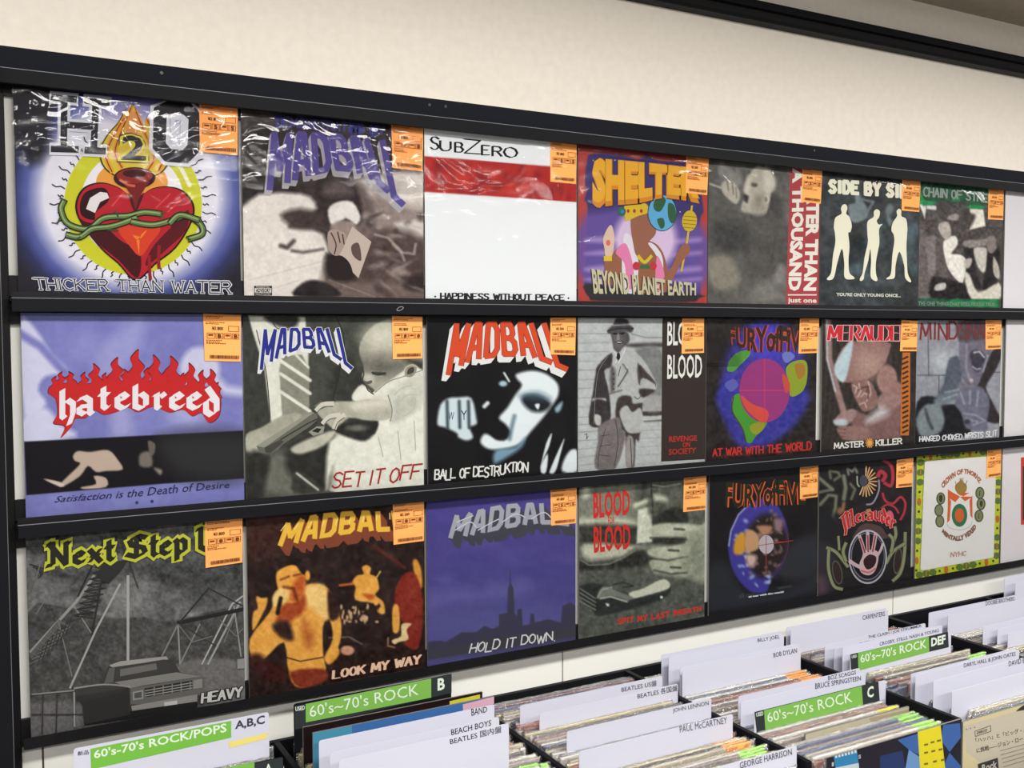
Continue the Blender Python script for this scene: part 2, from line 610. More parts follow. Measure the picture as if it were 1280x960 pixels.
def cover(key):
    def d(fn):
        COV[key] = fn
        return fn
    return d


def logo(a, txt, top, bot, face, side, dx, dy, bold=0.03, steps=5, edge=None):
    for i in range(steps, 0, -1):
        a.t(txt, top, bot, side, bold, dx * i / steps, dy * i / steps)
    if edge: a.t(txt, top, bot, edge, bold + .015)
    a.t(txt, top, bot, face, bold)


def block(a, top, bot, face, side, dx, dy, w, steps=6, edge=None, ew=5, word='MADBALL', gap=.62, nib=None):
    """heavy squared letters with a solid side running back"""
    for i in range(steps, 0, -1): a.s(word, top, bot, w, side, dx=dx * i / steps, dy=dy * i / steps, gap=gap, font=SQ, wid={'M': 1.35, 'L': .85})
    if edge is not None: a.s(word, top, bot, w + ew, edge, gap=gap, font=SQ, wid={'M': 1.35, 'L': .85})
    a.s(word, top, bot, w, face, gap=gap, font=SQ, wid={'M': 1.35, 'L': .85})


def lick(a, x, y, w, h, col, flip=1):
    """one curling tongue of flame standing on (x, y)"""
    q = [(-.5, .15), (-.52, -.25), (-.2, -.5), (-.3, -.75), (.1, -1.0), (.12, -.72), (.42, -.5), (.2, -.25), (.5, .15)]
    a.v(np.array([(x + flip * u * w, y + v_ * h) for u, v_ in q]).ravel(), col, True)


SQ = dict(GL)
SQ.update({'M': [(0, 0, 0, .98, .5, .3, 1, .98, 1, 0)], 'A': [(0, 0, .32, 1, .68, 1, 1, 0), (.22, .33, .8, .33)], 'D': [(0, 0, 0, 1, .7, 1, 1, .8, 1, .2, .7, 0, 0, 0)], 'B': [(0, 0, 0, 1, .75, 1, .95, .85, .95, .68, .7, .53, 0, .53), (.7, .53, 1, .38, 1, .15, .75, 0, 0, 0)]})


@cover('11')
def _(a):
    a.fill((40, 38, 46))
    a.e(163, 244, 152, 142, (60, 68, 134), .11)
    a.e(163, 244, 137, 129, (104, 112, 172), .08)
    a.e(163, 243, 119, 117, (228, 225, 236), .09)
    a.p((20, 105, 62, 110, 60, 190, 30, 200), (42, 40, 48), 8)
    a.p((120, 118, 250, 125, 250, 150, 120, 145), (95, 92, 160), 8, .6)
    a.nz(14, 7, 3)
    a.at('A2')
    a.ve(665, 222, 345, 352, (205, 205, 48), 44)
    a.ve(665, 222, 335, 342, (203, 203, 45), 44)
    a.ve(662, 225, 262, 275, (236, 233, 238), 44)
    a.vl((900, 30, 950, 130), 20, (235, 230, 200), True)
    a.ve(660, 110, 180, 110, (232, 160, 70), 30)
    rs = random.Random(4)
    for i in range(54):
        t = i / 54 * 2 * math.pi
        if -2.1 < math.atan2(math.sin(t), math.cos(t)) < -1.0: continue
        c, s = math.cos(t), math.sin(t)
        r0, r1 = 350, 392 + (24 if i % 2 else -14)
        q = [(665 + c * (r0 + (r1 - r0) * k / 3) - s * (4 if k % 2 else -3), 222 + s * (r0 + (r1 - r0) * k / 3) + c * (4 if k % 2 else -3)) for k in range(4)]
        a.vl(np.array(q).ravel(), 6, (50, 48, 58), True)
    # heart
    H = np.array([680, 605, 590, 520, 500, 440, 400, 310, 376, 220, 415, 140, 500, 112, 590, 135, 675, 190, 760, 142, 850, 132, 925, 160, 972, 232, 955, 320, 880, 440, 780, 520], float)
    a.v(H, (40, 20, 24), True)
    Hi = (pairs(H) - (672, 350)) * .965 + (672, 348)
    a.v(Hi.ravel(), (182, 34, 46), True)
    a.v((392, 290, 470, 400, 590, 500, 685, 590, 700, 470, 600, 400, 520, 330, 430, 310), (70, 18, 26), True)
    a.v((940, 250, 930, 350, 840, 440, 730, 530, 760, 440, 860, 330), (92, 22, 30), True)
    a.v((400, 220, 430, 160, 520, 140, 545, 200, 480, 260, 470, 300, 410, 280), (48, 14, 20), True)
    a.v((430, 245, 450, 190, 500, 160, 535, 165, 545, 190, 500, 210, 475, 265), (232, 222, 224), False)
    a.v((580, 330, 690, 310, 800, 340, 750, 420, 700, 480, 640, 420), (214, 66, 40), True)
    a.v((640, 350, 690, 400, 735, 350, 700, 385, 695, 470, 680, 400), (236, 130, 50), True)
    a.v((640, 170, 676, 260, 720, 165, 690, 190, 664, 190), (78, 20, 26), True)
    for st in ((560, 230, 620, 160), (780, 240, 850, 170), (840, 260, 900, 200)):
        a.vl(st, 8, (212, 70, 70), True)
    for st in ((745, 480, 748, 560, 752, 600), (795, 430, 792, 500, 795, 540)):
        a.vl(st, 16, (150, 28, 38), True)
    # flame and bowl
    a.at('A1')
    FL = (600, 690, 520, 640, 497, 560, 530, 480, 590, 410, 628, 345, 640, 380, 665, 318, 690, 380, 722, 430, 732, 385, 760, 450, 820, 520, 847, 600, 800, 670, 700, 690)
    a.v(FL, (60, 48, 30), True)
    a.v(((pairs(FL) - (670, 540)) * .96 + (670, 541)).ravel(), (214, 190, 62), True)
    for q in ((560, 660, 530, 570, 590, 440, 630, 380), (610, 640, 575, 560, 610, 450, 655, 340), (790, 660, 815, 580, 770, 470, 735, 400), (740, 650, 770, 580, 720, 460, 680, 360)):
        a.vl(q, 22, (232, 148, 52), True)
        a.vl(q, 5, (70, 52, 34), True)
    a.v((630, 440, 665, 360, 700, 440, 690, 470, 640, 470), (226, 150, 90), True)
    a.t('2', (592, 460, 740, 470), (582, 612, 748, 620), (60, 56, 48), .05)
    a.t('2', (598, 466, 734, 475), (588, 606, 742, 614), (226, 208, 66), .075)
    a.t('2', (612, 474, 724, 482), (604, 600, 730, 606), (48, 44, 44), .03)
    a.ve(672, 690, 104, 54, (54, 18, 20))
    a.v((620, 700, 660, 790, 676, 850, 690, 800, 725, 740, 740, 700), (120, 34, 32), True)
    a.ve(672, 680, 90, 36, (142, 44, 38))
    a.ve(672, 668, 60, 20, (66, 20, 22))
    a.vl((600, 700, 640, 725, 672, 730), 12, (206, 98, 72), True)
    # block letters, white edge round dark
    W_, D_ = (226, 226, 232), (44, 42, 50)

    def slab(p, w1, w2):
        for q in p: a.vl(q, w1, W_)
        for q in p: a.vl(q, w2, D_)
    slab([(262, 288, 375, 298), (430, 303, 540, 315), (262, 545, 385, 548), (430, 552, 520, 556), (320, 295, 318, 540), (478, 312, 468, 550), (330, 425, 470, 435)], 62, 34)
    slab([(800, 360, 850, 335, 930, 342, 975, 385, 968, 540, 925, 585, 840, 578, 795, 530, 800, 360)], 100, 66)
    a.vl((862, 390, 915, 395, 908, 530, 868, 525, 862, 390), 22, W_)
    # thorny vine
    a.at('A2')
    for q in ((320, 205, 305, 250, 340, 320, 440, 345, 520, 290, 640, 280, 720, 262, 800, 270), (335, 375, 400, 385, 460, 345, 540, 335, 600, 320, 680, 290), (660, 310, 760, 325, 850, 305, 930, 280, 1000, 320, 1010, 370, 945, 395), (850, 315, 900, 275, 990, 300)):
        a.vl(q, 34, (30, 36, 26), True)
        a.vl(q, 22, (96, 122, 70), True)
        a.vl(np.array(q) - 3, 7, (150, 172, 112), True)
    for x, y, u, v_ in ((330, 205, 300, 190), (300, 290, 285, 320), (400, 385, 380, 400), (575, 255, 590, 285), (820, 262, 800, 290), (1000, 285, 1000, 310), (540, 350, 590, 352), (690, 330, 660, 322), (950, 400, 930, 385)):
        a.vl((x, y, u, v_), 9, (62, 80, 48))
    a.s('THICKER THAN WATER', (170, 592, 600, 600, 1152, 610), (182, 648, 600, 655, 1150, 668), 15, (222, 222, 228), serif=.22)
    a.s('THICKER THAN WATER', (170, 592, 600, 600, 1152, 610), (182, 648, 600, 655, 1150, 668), 6, (44, 42, 56), serif=.2)


@cover('12')
def _(a):
    a.fill((54, 45, 45))
    a.at('B1')
    a.nz(20, 22, 5)
    a.p((60, 110, 260, 130, 230, 230, 60, 220), (150, 138, 134), 8, .5)
    a.p((60, 200, 240, 240, 220, 640, 60, 720), (44, 38, 38), 10)
    a.p((60, 730, 420, 650, 520, 740, 420, 800, 350, 860, 560, 900, 600, 1300, 60, 1400), (226, 218, 210), 3)
    a.p((760, 560, 1180, 520, 1180, 760, 1000, 740, 860, 680), (216, 206, 198), 5)
    a.p((700, 600, 820, 620, 880, 900, 1180, 880, 1180, 1400, 560, 1400, 600, 1000), (112, 96, 90), 6)
    a.p((860, 640, 1000, 700, 1180, 780, 1180, 1000, 900, 960), (150, 134, 128), 8)
    a.at('B2')
    a.p((300, 240, 420, 200, 560, 240, 600, 330, 480, 330, 380, 320), (66, 54, 52), 4)
    a.p((1000, 290, 1180, 280, 1180, 380, 1060, 370), (214, 205, 198), 3)
    a.p((940, 320, 1180, 390, 1180, 620, 760, 640, 820, 420), (84, 68, 64), 6)
    a.p((500, 20, 720, 10, 800, 190, 780, 300, 600, 330, 560, 200), (52, 44, 44), 3)
    a.p((620, 20, 720, 60, 720, 120, 560, 110), (120, 106, 104), 6, .7)
    a.p((590, 210, 650, 160, 740, 160, 790, 250, 760, 300, 700, 260, 620, 310), (228, 222, 216), 1.5)
    a.p((610, 300, 740, 280, 760, 360, 690, 480, 600, 490), (150, 134, 126), 2)
    a.p((580, 480, 720, 500, 760, 640, 590, 630), (40, 32, 32), 4)
    a.p((380, 740, 430, 660, 520, 640, 620, 680, 660, 740), (40, 34, 34), 2)
    a.p((1060, 660, 1180, 590, 1180, 700, 1080, 700), (52, 42, 42), 3)
    a.l((300, 430, 340, 440, 380, 400), 26, (84, 72, 70), 2)
    a.l((370, 460, 440, 470, 560, 450), 16, (92, 80, 78), 2)
    for i in range(34):
        rs = random.Random(i + 3)
        x, y = rs.uniform(820, 1170), rs.uniform(180, 720)
        a.e(x, y, rs.uniform(14, 60), rs.uniform(8, 26), (52, 40, 40) if i % 2 else (178, 164, 156), .6, .45, rs.uniform(-.6, .9))
    for q in ((990, 420, 1040, 470, 1120, 480, 1130, 420), (880, 360, 960, 380, 1040, 460, 1060, 520), (1080, 300, 1160, 320)):
        a.l(q, 12, (190, 178, 170), 1.5, .8)
    for q in ((110, 640, 420, 560, 580, 520), (160, 720, 420, 640), (600, 640, 880, 745)):
        a.l(q, 4, (176, 166, 160), 1.0, .6)
    a.nz(8, 14, 9)
    a.nz(3, 12, 19)
    a.v((740, 310, 858, 405, 778, 628, 650, 500, 700, 400), (196, 180, 168))
    a.v((735, 430, 780, 415, 795, 520, 745, 490), (96, 76, 72), True)
    a.v((590, 350, 640, 330, 700, 360, 690, 430, 650, 490, 600, 460), (170, 150, 140), True)
    for q in ((610, 350, 640, 420, 630, 480), (650, 345, 665, 410), (680, 360, 690, 420)):
        a.vl(q, 8, (70, 56, 54), True)
    a.v((650, 490, 720, 530, 740, 620, 660, 640, 600, 600), (38, 32, 32), True)
    a.at('B1')
    top, bot = (245, 262, 640, 285, 990, 325), (215, 640, 400, 570, 640, 505, 850, 560, 1080, 740)
    top, bot = (262, 275, 640, 300, 985, 335), (232, 620, 400, 555, 640, 492, 850, 545, 1050, 715)
    block(a, top, bot, (92, 80, 152), (178, 172, 176), -14, 34, 40, gap=.56)
    a.s('DEMONSTRATING MY STYLE', (275, 175, 640, 210, 1180, 262), (275, 236, 640, 262, 1180, 310), 13, (74, 70, 140), serif=0)
    a.t('D', (272, 165, 325, 170), (272, 238, 325, 240), (56, 62, 150), .03)
    a.t('M', (730, 212, 795, 220), (725, 282, 792, 290), (56, 62, 150), .03)
    a.t('S', (850, 232, 900, 238), (845, 298, 895, 304), (56, 62, 150), .03)
    a.at('B2')
    a.v((136, 676, 246, 676, 246, 735, 136, 735), (44, 38, 38))
    a.v((140, 690, 242, 690, 242, 718, 140, 718), (220, 214, 208))
    a.t('ADVISORY', (146, 692, 238, 692), (146, 716, 238, 716), (40, 36, 36), .04)
    a.t('PARENTAL', (150, 679, 232, 679), (150, 688, 232, 688), (220, 214, 208), .0)
    a.t('EXPLICIT CONTENT', (146, 721, 238, 721), (146, 733, 238, 733), (220, 214, 208), .0)


@cover('13')
def _(a):
    a.fill((240, 243, 245))
    a.at('C1')
    a.p((100, 270, 1045, 348, 1045, 556, 100, 492), (178, 46, 44), .6, sm=False)
    a.at('P')
    for i in range(46):
        rs = random.Random(i)
        x, t = rs.uniform(533, 719), rs.uniform(.1, .9)
        y = 195 + (x - 531) * .085 + t * 44
        a.e(x, y, rs.uniform(3, 14), rs.uniform(2, 6), (212, 66, 52) if i % 2 else (116, 30, 36), .7, .45, rs.uniform(0, 3))
    a.at('C1')
    a.p((60, 100, 1060, 180, 1060, 346, 100, 268), (240, 243, 245), .8, sm=False)
    a.p((100, 493, 1045, 557, 1045, 1400, 100, 1400), (240, 243, 245), .8, sm=False)
    for L, x0, x1, up in (('S', 138, 190, 0), ('U', 198, 262, 20), ('B', 290, 340, 20), ('Z', 348, 445, -6), ('E', 455, 500, 20), ('R', 520, 575, 20), ('O', 590, 672, 16)):
        y0 = lambda x: 150 + (x - 135) * .105
        a.s(L, (x0, y0(x0) + up, x1, y0(x1) + up), (x0, y0(x0) + 80, x1, y0(x1) + 76), 5, (36, 34, 36), nib=(5, -1), serif=.12)
    a.at('C2')
    a.s('HAPPINESS WITHOUT PEACE', (202, 720, 960, 732), (202, 758, 960, 764), 6, (40, 38, 42), nib=(3, 0), serif=.15)
    a.ve(167, 742, 6, 6, (40, 38, 42), 8)
    a.ve(987, 752, 6, 6, (40, 38, 42), 8)


@cover('14')
def _(a):
    a.fill((180, 68, 62))
    a.nz(3, 6, 2)
    a.at('D1')
    a.p((150, 200, 200, 140, 420, 150, 560, 190, 630, 150, 700, 190, 900, 210, 1060, 240, 1070, 480, 1085, 600, 1055, 680, 1050, 1000, 1060, 1250, 1040, 1300, 950, 1320, 300, 1310, 170, 1290, 130, 1180, 150, 900, 155, 560, 130, 520, 150, 440, 150, 400, 135, 400), (66, 56, 112), 1)
    a.p((150, 620, 1060, 700, 1050, 1250, 140, 1200), (104, 84, 158), 6, .9)
    for y, h in ((820, 30), (930, 20), (1050, 34), (1140, 16)):
        a.p((160, y, 400, y - 20, 420, y + h, 160, y + h), (176, 152, 206), 3, .8)
        a.p((800, y + 20, 1045, y - 10, 1045, y + h, 820, y + h + 10), (170, 140, 200), 3, .8)
    a.e(620, 830, 250, 260, (214, 190, 220), .15)
    a.p((140, 1180, 500, 1230, 1060, 1270, 1040, 1300, 950, 1330, 260, 1320, 170, 1290), (52, 50, 54), 1)
    rs = random.Random(2)
    for i in range(20):
        a.ve(rs.uniform(170, 1040), rs.uniform(180, 760), 5, 5, (214, 208, 232), 6)
    # a plain crowned figure in robes with a raised hand
    a.v((360, 1200, 350, 960, 450, 860, 540, 830, 700, 860, 780, 1000, 780, 1250), (150, 98, 72), True)
    a.v((440, 1200, 440, 820, 500, 800, 560, 960, 540, 1240), (222, 216, 226), True)
    a.v((690, 1240, 720, 1000, 640, 860, 700, 880, 760, 1000, 740, 1250), (222, 216, 226), True)
    a.v((380, 930, 460, 860, 520, 1040, 520, 1210, 470, 1200, 450, 1020), (222, 128, 172), True)
    a.v((710, 960, 770, 1100, 740, 1230, 700, 1230), (222, 128, 172), True)
    a.v((500, 700, 520, 600, 640, 580, 700, 660, 700, 780, 640, 860, 640, 960, 550, 960, 520, 860), (152, 100, 80), True)
    a.v((455, 660, 450, 560, 500, 520, 620, 540, 640, 610, 560, 640, 470, 680), (212, 182, 50), True)
    for x in (480, 530, 585): a.ve(x, 600, 12, 16, (180, 50, 60), 10)
    a.ve(428, 605, 34, 36, (50, 110, 84), 16)
    a.ve(432, 605, 14, 14, (70, 120, 200), 12)
    a.v((290, 900, 280, 820, 320, 730, 350, 720, 370, 820, 350, 960, 300, 960), (218, 190, 170), True)
    a.ve(320, 855, 18, 24, (214, 110, 90), 12)
    a.v((285, 960, 350, 960, 350, 1000, 285, 1000), (220, 190, 60))
    a.v((290, 1000, 350, 1000, 350, 1190, 290, 1190), (150, 98, 72))
    a.vl((990, 560, 970, 700, 945, 880, 905, 1080), 16, (208, 178, 50))
    a.ve(970, 680, 60, 85, (206, 176, 48), 20, .1)
    for k in range(4): a.vl((920, 640 + k * 30, 1030, 650 + k * 30), 5, (130, 106, 34))
    a.v((890, 900, 950, 860, 975, 920, 900, 1020, 860, 1100, 780, 1240, 730, 1200, 830, 1040), (152, 100, 76), True)
    a.v((530, 1030, 700, 1030, 700, 1060, 530, 1060), (52, 110, 70))
    a.ve(545, 1040, 30, 34, (190, 56, 64), 14)
    a.ve(680, 1040, 28, 30, (190, 56, 64), 14)
    a.vl((560, 960, 610, 1010, 665, 960), 26, (212, 186, 54), True)
    # planet
    a.ve(752, 615, 117, 146, (34, 40, 46), 30)
    a.ve(752, 615, 112, 141, (96, 170, 214), 30)
    a.v((680, 560, 700, 500, 750, 480, 780, 520, 740, 600, 700, 600), (52, 96, 62), True)
    a.v((800, 540, 850, 560, 862, 660, 830, 700, 800, 650), (52, 96, 62), True)
    a.v((710, 670, 760, 660, 770, 720, 740, 740), (52, 96, 62), True)
    # lettering
    top, bot = (190, 170, 500, 195, 780, 225, 1050, 255), (190, 585, 360, 560, 560, 545, 780, 500, 1050, 545)
    a.t('SHELTER', top, bot, (80, 60, 60), .10, 10, 8)
    a.t('SHELTER', top, bot, (214, 138, 44), .085)
    a.t('SHELTER', (192, 175, 500, 200, 780, 230, 1050, 260), (190, 540, 360, 520, 560, 505, 780, 470, 1050, 505), (232, 172, 52), .06)
    a.at('D2')
    a.t('BEYOND PLANET EARTH', (185, 482, 520, 530, 800, 575, 1022, 600), (205, 688, 520, 694, 800, 702, 1022, 700), (60, 56, 50), .06, -6, 3)
    a.t('BEYOND PLANET EARTH', (185, 482, 520, 530, 800, 575, 1022, 600), (205, 688, 520, 694, 800, 702, 1022, 700), (200, 194, 160), .035)


@cover('15')
def _(a):
    a.fill((98, 96, 92))
    a.nz(22, 22, 7)
    a.at('E1')
    a.p((200, 150, 300, 220, 330, 200, 370, 290, 330, 340, 250, 290, 190, 240), (138, 136, 130), 3)
    a.p((210, 310, 280, 290, 340, 360, 350, 430, 320, 480, 260, 440, 210, 380), (186, 180, 166), 1.5)
    a.l((115, 320, 200, 350), 16, (176, 170, 160), 1)
    a.p((560, 400, 680, 440, 690, 600, 540, 620), (78, 76, 74), 5)
    a.p((400, 300, 450, 210, 510, 175, 600, 230, 625, 310, 600, 400, 560, 560, 480, 585, 440, 560, 365, 540, 370, 470, 395, 430, 385, 370), (182, 176, 162), 1.5)
    a.p((560, 180, 630, 270, 630, 360, 560, 380, 540, 280), (206, 200, 186), 3)
    a.p((390, 400, 420, 420, 410, 470, 385, 450), (60, 54, 52), 1.5)
    a.p((440, 310, 490, 320, 480, 345, 440, 335), (90, 84, 80), 1.5)
    a.e(555, 440, 34, 44, (200, 194, 180), .2)
    a.e(558, 445, 14, 20, (120, 114, 106), .4)
    a.p((385, 370, 400, 300, 420, 250, 440, 300, 420, 400), (206, 200, 186), 3)
    a.p((470, 420, 540, 400, 540, 520, 470, 540), (150, 144, 132), 5)
    a.p((420, 590, 560, 560, 600, 520, 720, 620, 730, 1000, 420, 1000, 380, 700), (84, 82, 80), 4, .8)
    a.l((600, 620, 640, 760, 600, 960), 10, (66, 64, 62), 2, .8)
    a.l((420, 700, 560, 640, 690, 640), 8, (118, 114, 108), 2, .7)
    for q in ((250, 300, 260, 370), (290, 310, 300, 400), (320, 350, 325, 430)): a.l(q, 8, (110, 104, 96), 1.2)
    a.p((140, 480, 370, 560, 700, 640, 720, 760, 120, 700), (92, 90, 87), 6)
    a.p((150, 640, 400, 650, 400, 840, 160, 860), (62, 62, 62), 8, .8)
    a.at('E2')
    a.p((100, 400, 270, 390, 350, 600, 180, 660, 100, 560), (136, 131, 118), 4)
    a.p((660, 460, 720, 480, 690, 600, 620, 590), (134, 130, 126), 3)
    a.p((450, 640, 620, 600, 700, 740, 450, 750), (124, 122, 116), 5)
    a.nz(5, 14, 8)
    a.nz(2, 8, 18)
    a.at('E1')
    a.v((755, 175, 1020, 185, 1000, 1283, 718, 1283), (176, 70, 76))
    C_ = (238, 234, 222)
    a.t('A THOUSAND', (852, 190, 862, 560, 850, 940, 838, 1175), (770, 192, 765, 560, 745, 940, 736, 1175), C_, .05)
    a.t('GREATER THAN', (990, 100, 985, 560, 975, 900, 962, 1175), (895, 100, 880, 560, 870, 900, 858, 1175), C_, .05)
    a.at('E2')
    a.v((735, 690, 965, 690, 965, 700, 735, 700), C_)
    a.t('just one', (735, 718, 965, 722), (735, 768, 965, 772), C_, .03)


@cover('16')
def _(a):
    a.fill((62, 66, 68))
    a.nz(16, 26, 12, (.9, 1, 1.06))
    a.at('F2')
    for i in range(26):
        rs = random.Random(i + 40)
        a.e(rs.uniform(120, 1160), rs.uniform(0, 850), rs.uniform(25, 90), rs.uniform(30, 120), (36, 46, 52) if i % 2 else (92, 116, 126), .6, .5, rs.uniform(0, 3))
    a.at('F1')
    a.p((430, 570, 500, 540, 500, 460, 540, 440, 570, 500, 640, 620, 600, 720, 460, 740), (124, 136, 138), 1.5)
    a.l((560, 500, 690, 530, 640, 620), 26, (118, 130, 132), 1.5)
    a.p((820, 640, 850, 560, 900, 560, 910, 620, 870, 680, 900, 740, 860, 780), (112, 122, 124), 2)
    a.nz(4, 18, 13)
    C_ = (244, 240, 216)
    a.s('SIDE BY SIDE', (232, 305, 550, 325, 1140, 370), (232, 425, 550, 442, 1140, 490), 40, C_, serif=.12, gap=.55, wid={'I': .42, ' ': .3})
    for bx in (0, 1, 2):
        if bx == 0:
            P_ = ((355, 655, 350, 600, 370, 560, 405, 560, 418, 600, 405, 655, 440, 690, 465, 780, 450, 850, 428, 860, 440, 1000, 430, 1150, 440, 1280, 490, 1330, 480, 1350, 390, 1335, 385, 1180, 360, 1030, 310, 1180, 275, 1330, 230, 1360, 200, 1345, 245, 1280, 265, 1100, 290, 960, 285, 860, 275, 800, 290, 700))
        elif bx == 1:
            P_ = ((695, 690, 700, 630, 730, 608, 762, 630, 755, 690, 730, 730, 750, 770, 790, 765, 755, 820, 758, 960, 740, 1060, 720, 1180, 722, 1290, 738, 1355, 715, 1370, 665, 1320, 670, 1150, 660, 1030, 640, 1150, 600, 1290, 590, 1350, 560, 1370, 550, 1345, 580, 1280, 600, 1120, 635, 960, 630, 860, 632, 740))
        else:
            P_ = ((945, 680, 940, 630, 965, 602, 990, 625, 992, 680, 1040, 710, 1055, 800, 1050, 900, 1045, 1000, 1050, 1150, 1060, 1290, 1095, 1370, 1075, 1380, 1030, 1330, 1020, 1200, 970, 1060, 930, 1200, 920, 1330, 870, 1350, 832, 1350, 840, 1335, 880, 1290, 895, 1100, 915, 960, 910, 880, 885, 830, 900, 750))
        a.v(P_, C_, True)
    a.at('F2')
    a.t("YOU'RE ONLY YOUNG ONCE...", (300, 728, 985, 742), (300, 766, 985, 778), (220, 220, 206), .04)


@cover('17')
def _(a):
    a.fill((84, 78, 76))
    a.nz(9, 20, 21)
    a.at('G2')
    for q, c in (((150, 0, 230, 20, 300, 400, 290, 800, 140, 800), (110, 102, 100)), ((230, 70, 350, 60, 340, 420, 280, 470, 250, 300), (134, 126, 124)), ((350, 80, 420, 100, 470, 500, 400, 540, 340, 300), (96, 88, 86)),
                 ((300, 480, 450, 500, 650, 560, 740, 720, 300, 720), (36, 32, 32)), ((640, 180, 740, 170, 760, 380, 830, 600, 720, 560, 660, 440), (44, 40, 40)),
                 ((870, 230, 1010, 180, 1015, 400, 960, 560, 840, 640, 850, 430), (38, 34, 34))):
        a.p(q, c, 2.0)
    a.p((420, 100, 540, 40, 570, 130, 500, 230, 600, 240, 660, 320, 620, 540, 500, 440, 440, 300), (236, 232, 222), 1)
    a.p((630, 100, 900, 70, 960, 60, 960, 110, 700, 170), (150, 142, 138), 1.2)
    a.p((880, 60, 960, 50, 980, 170, 920, 230, 880, 160), (140, 130, 124), 1)
    a.p((740, 180, 860, 170, 880, 220, 860, 420, 790, 380), (208, 202, 194), 1.2)
    a.p((640, 300, 720, 280, 700, 370, 640, 380), (196, 188, 178), 1.2)
    a.p((640, 440, 700, 460, 790, 640, 1010, 540, 1010, 720, 720, 720), (218, 212, 198), 1.5)
    a.p((950, 260, 1010, 380, 1010, 500, 950, 440), (190, 182, 172), 1)
    a.p((340, 560, 440, 540, 430, 610, 330, 620), (200, 196, 190), 1)
    a.at('G1')
    a.p((700, 510, 840, 520, 865, 700, 700, 740), (238, 232, 218), 1, sm=False)
    a.p((160, 460, 240, 470, 220, 620), (238, 236, 230), 1, sm=False)
    a.p((240, 470, 350, 480, 340, 530, 240, 520), (230, 228, 226), 1, sm=False)
    a.p((370, 680, 470, 660, 500, 780, 450, 850, 380, 770), (188, 180, 172), 1)
    a.p((480, 590, 570, 570, 570, 640, 470, 630), (160, 152, 148), 1)
    a.p((170, 200, 1060, 290, 1060, 480, 860, 470, 840, 520, 350, 480, 170, 460), (46, 92, 66), 1.5)
    a.p((170, 340, 230, 430, 350, 440, 345, 475, 165, 462), (42, 150, 86), 1)
    a.p((500, 440, 560, 380, 590, 420, 530, 480), (42, 150, 86), 1)
    a.p((660, 470, 840, 490, 830, 516, 665, 510), (42, 150, 86), 1)
    a.p((360, 440, 660, 450, 660, 500, 360, 500), (78, 74, 72), 1)
    a.p((620, 560, 700, 560, 760, 600, 690, 720), (74, 66, 64), 2)
    a.at('G2')
    a.p((150, 700, 450, 710, 1010, 712, 1010, 830, 130, 830), (40, 90, 64), 1, sm=False)
    a.p((450, 740, 580, 700, 580, 740, 1005, 715, 1005, 800, 480, 790), (36, 138, 80), 1, sm=False)
    a.nz(3, 30, 22)
    a.at('G1')
    a.s('CHAIN OF STRENGTH', (210, 285, 600, 330, 1120, 400), (205, 385, 600, 415, 1120, 480), 16, (150, 158, 152))
    a.at('G2')
    a.t('THE ONE THING THAT STILL HOLDS TRUE', (150, 735, 965, 750), (150, 780, 965, 788), (128, 142, 134), .03)


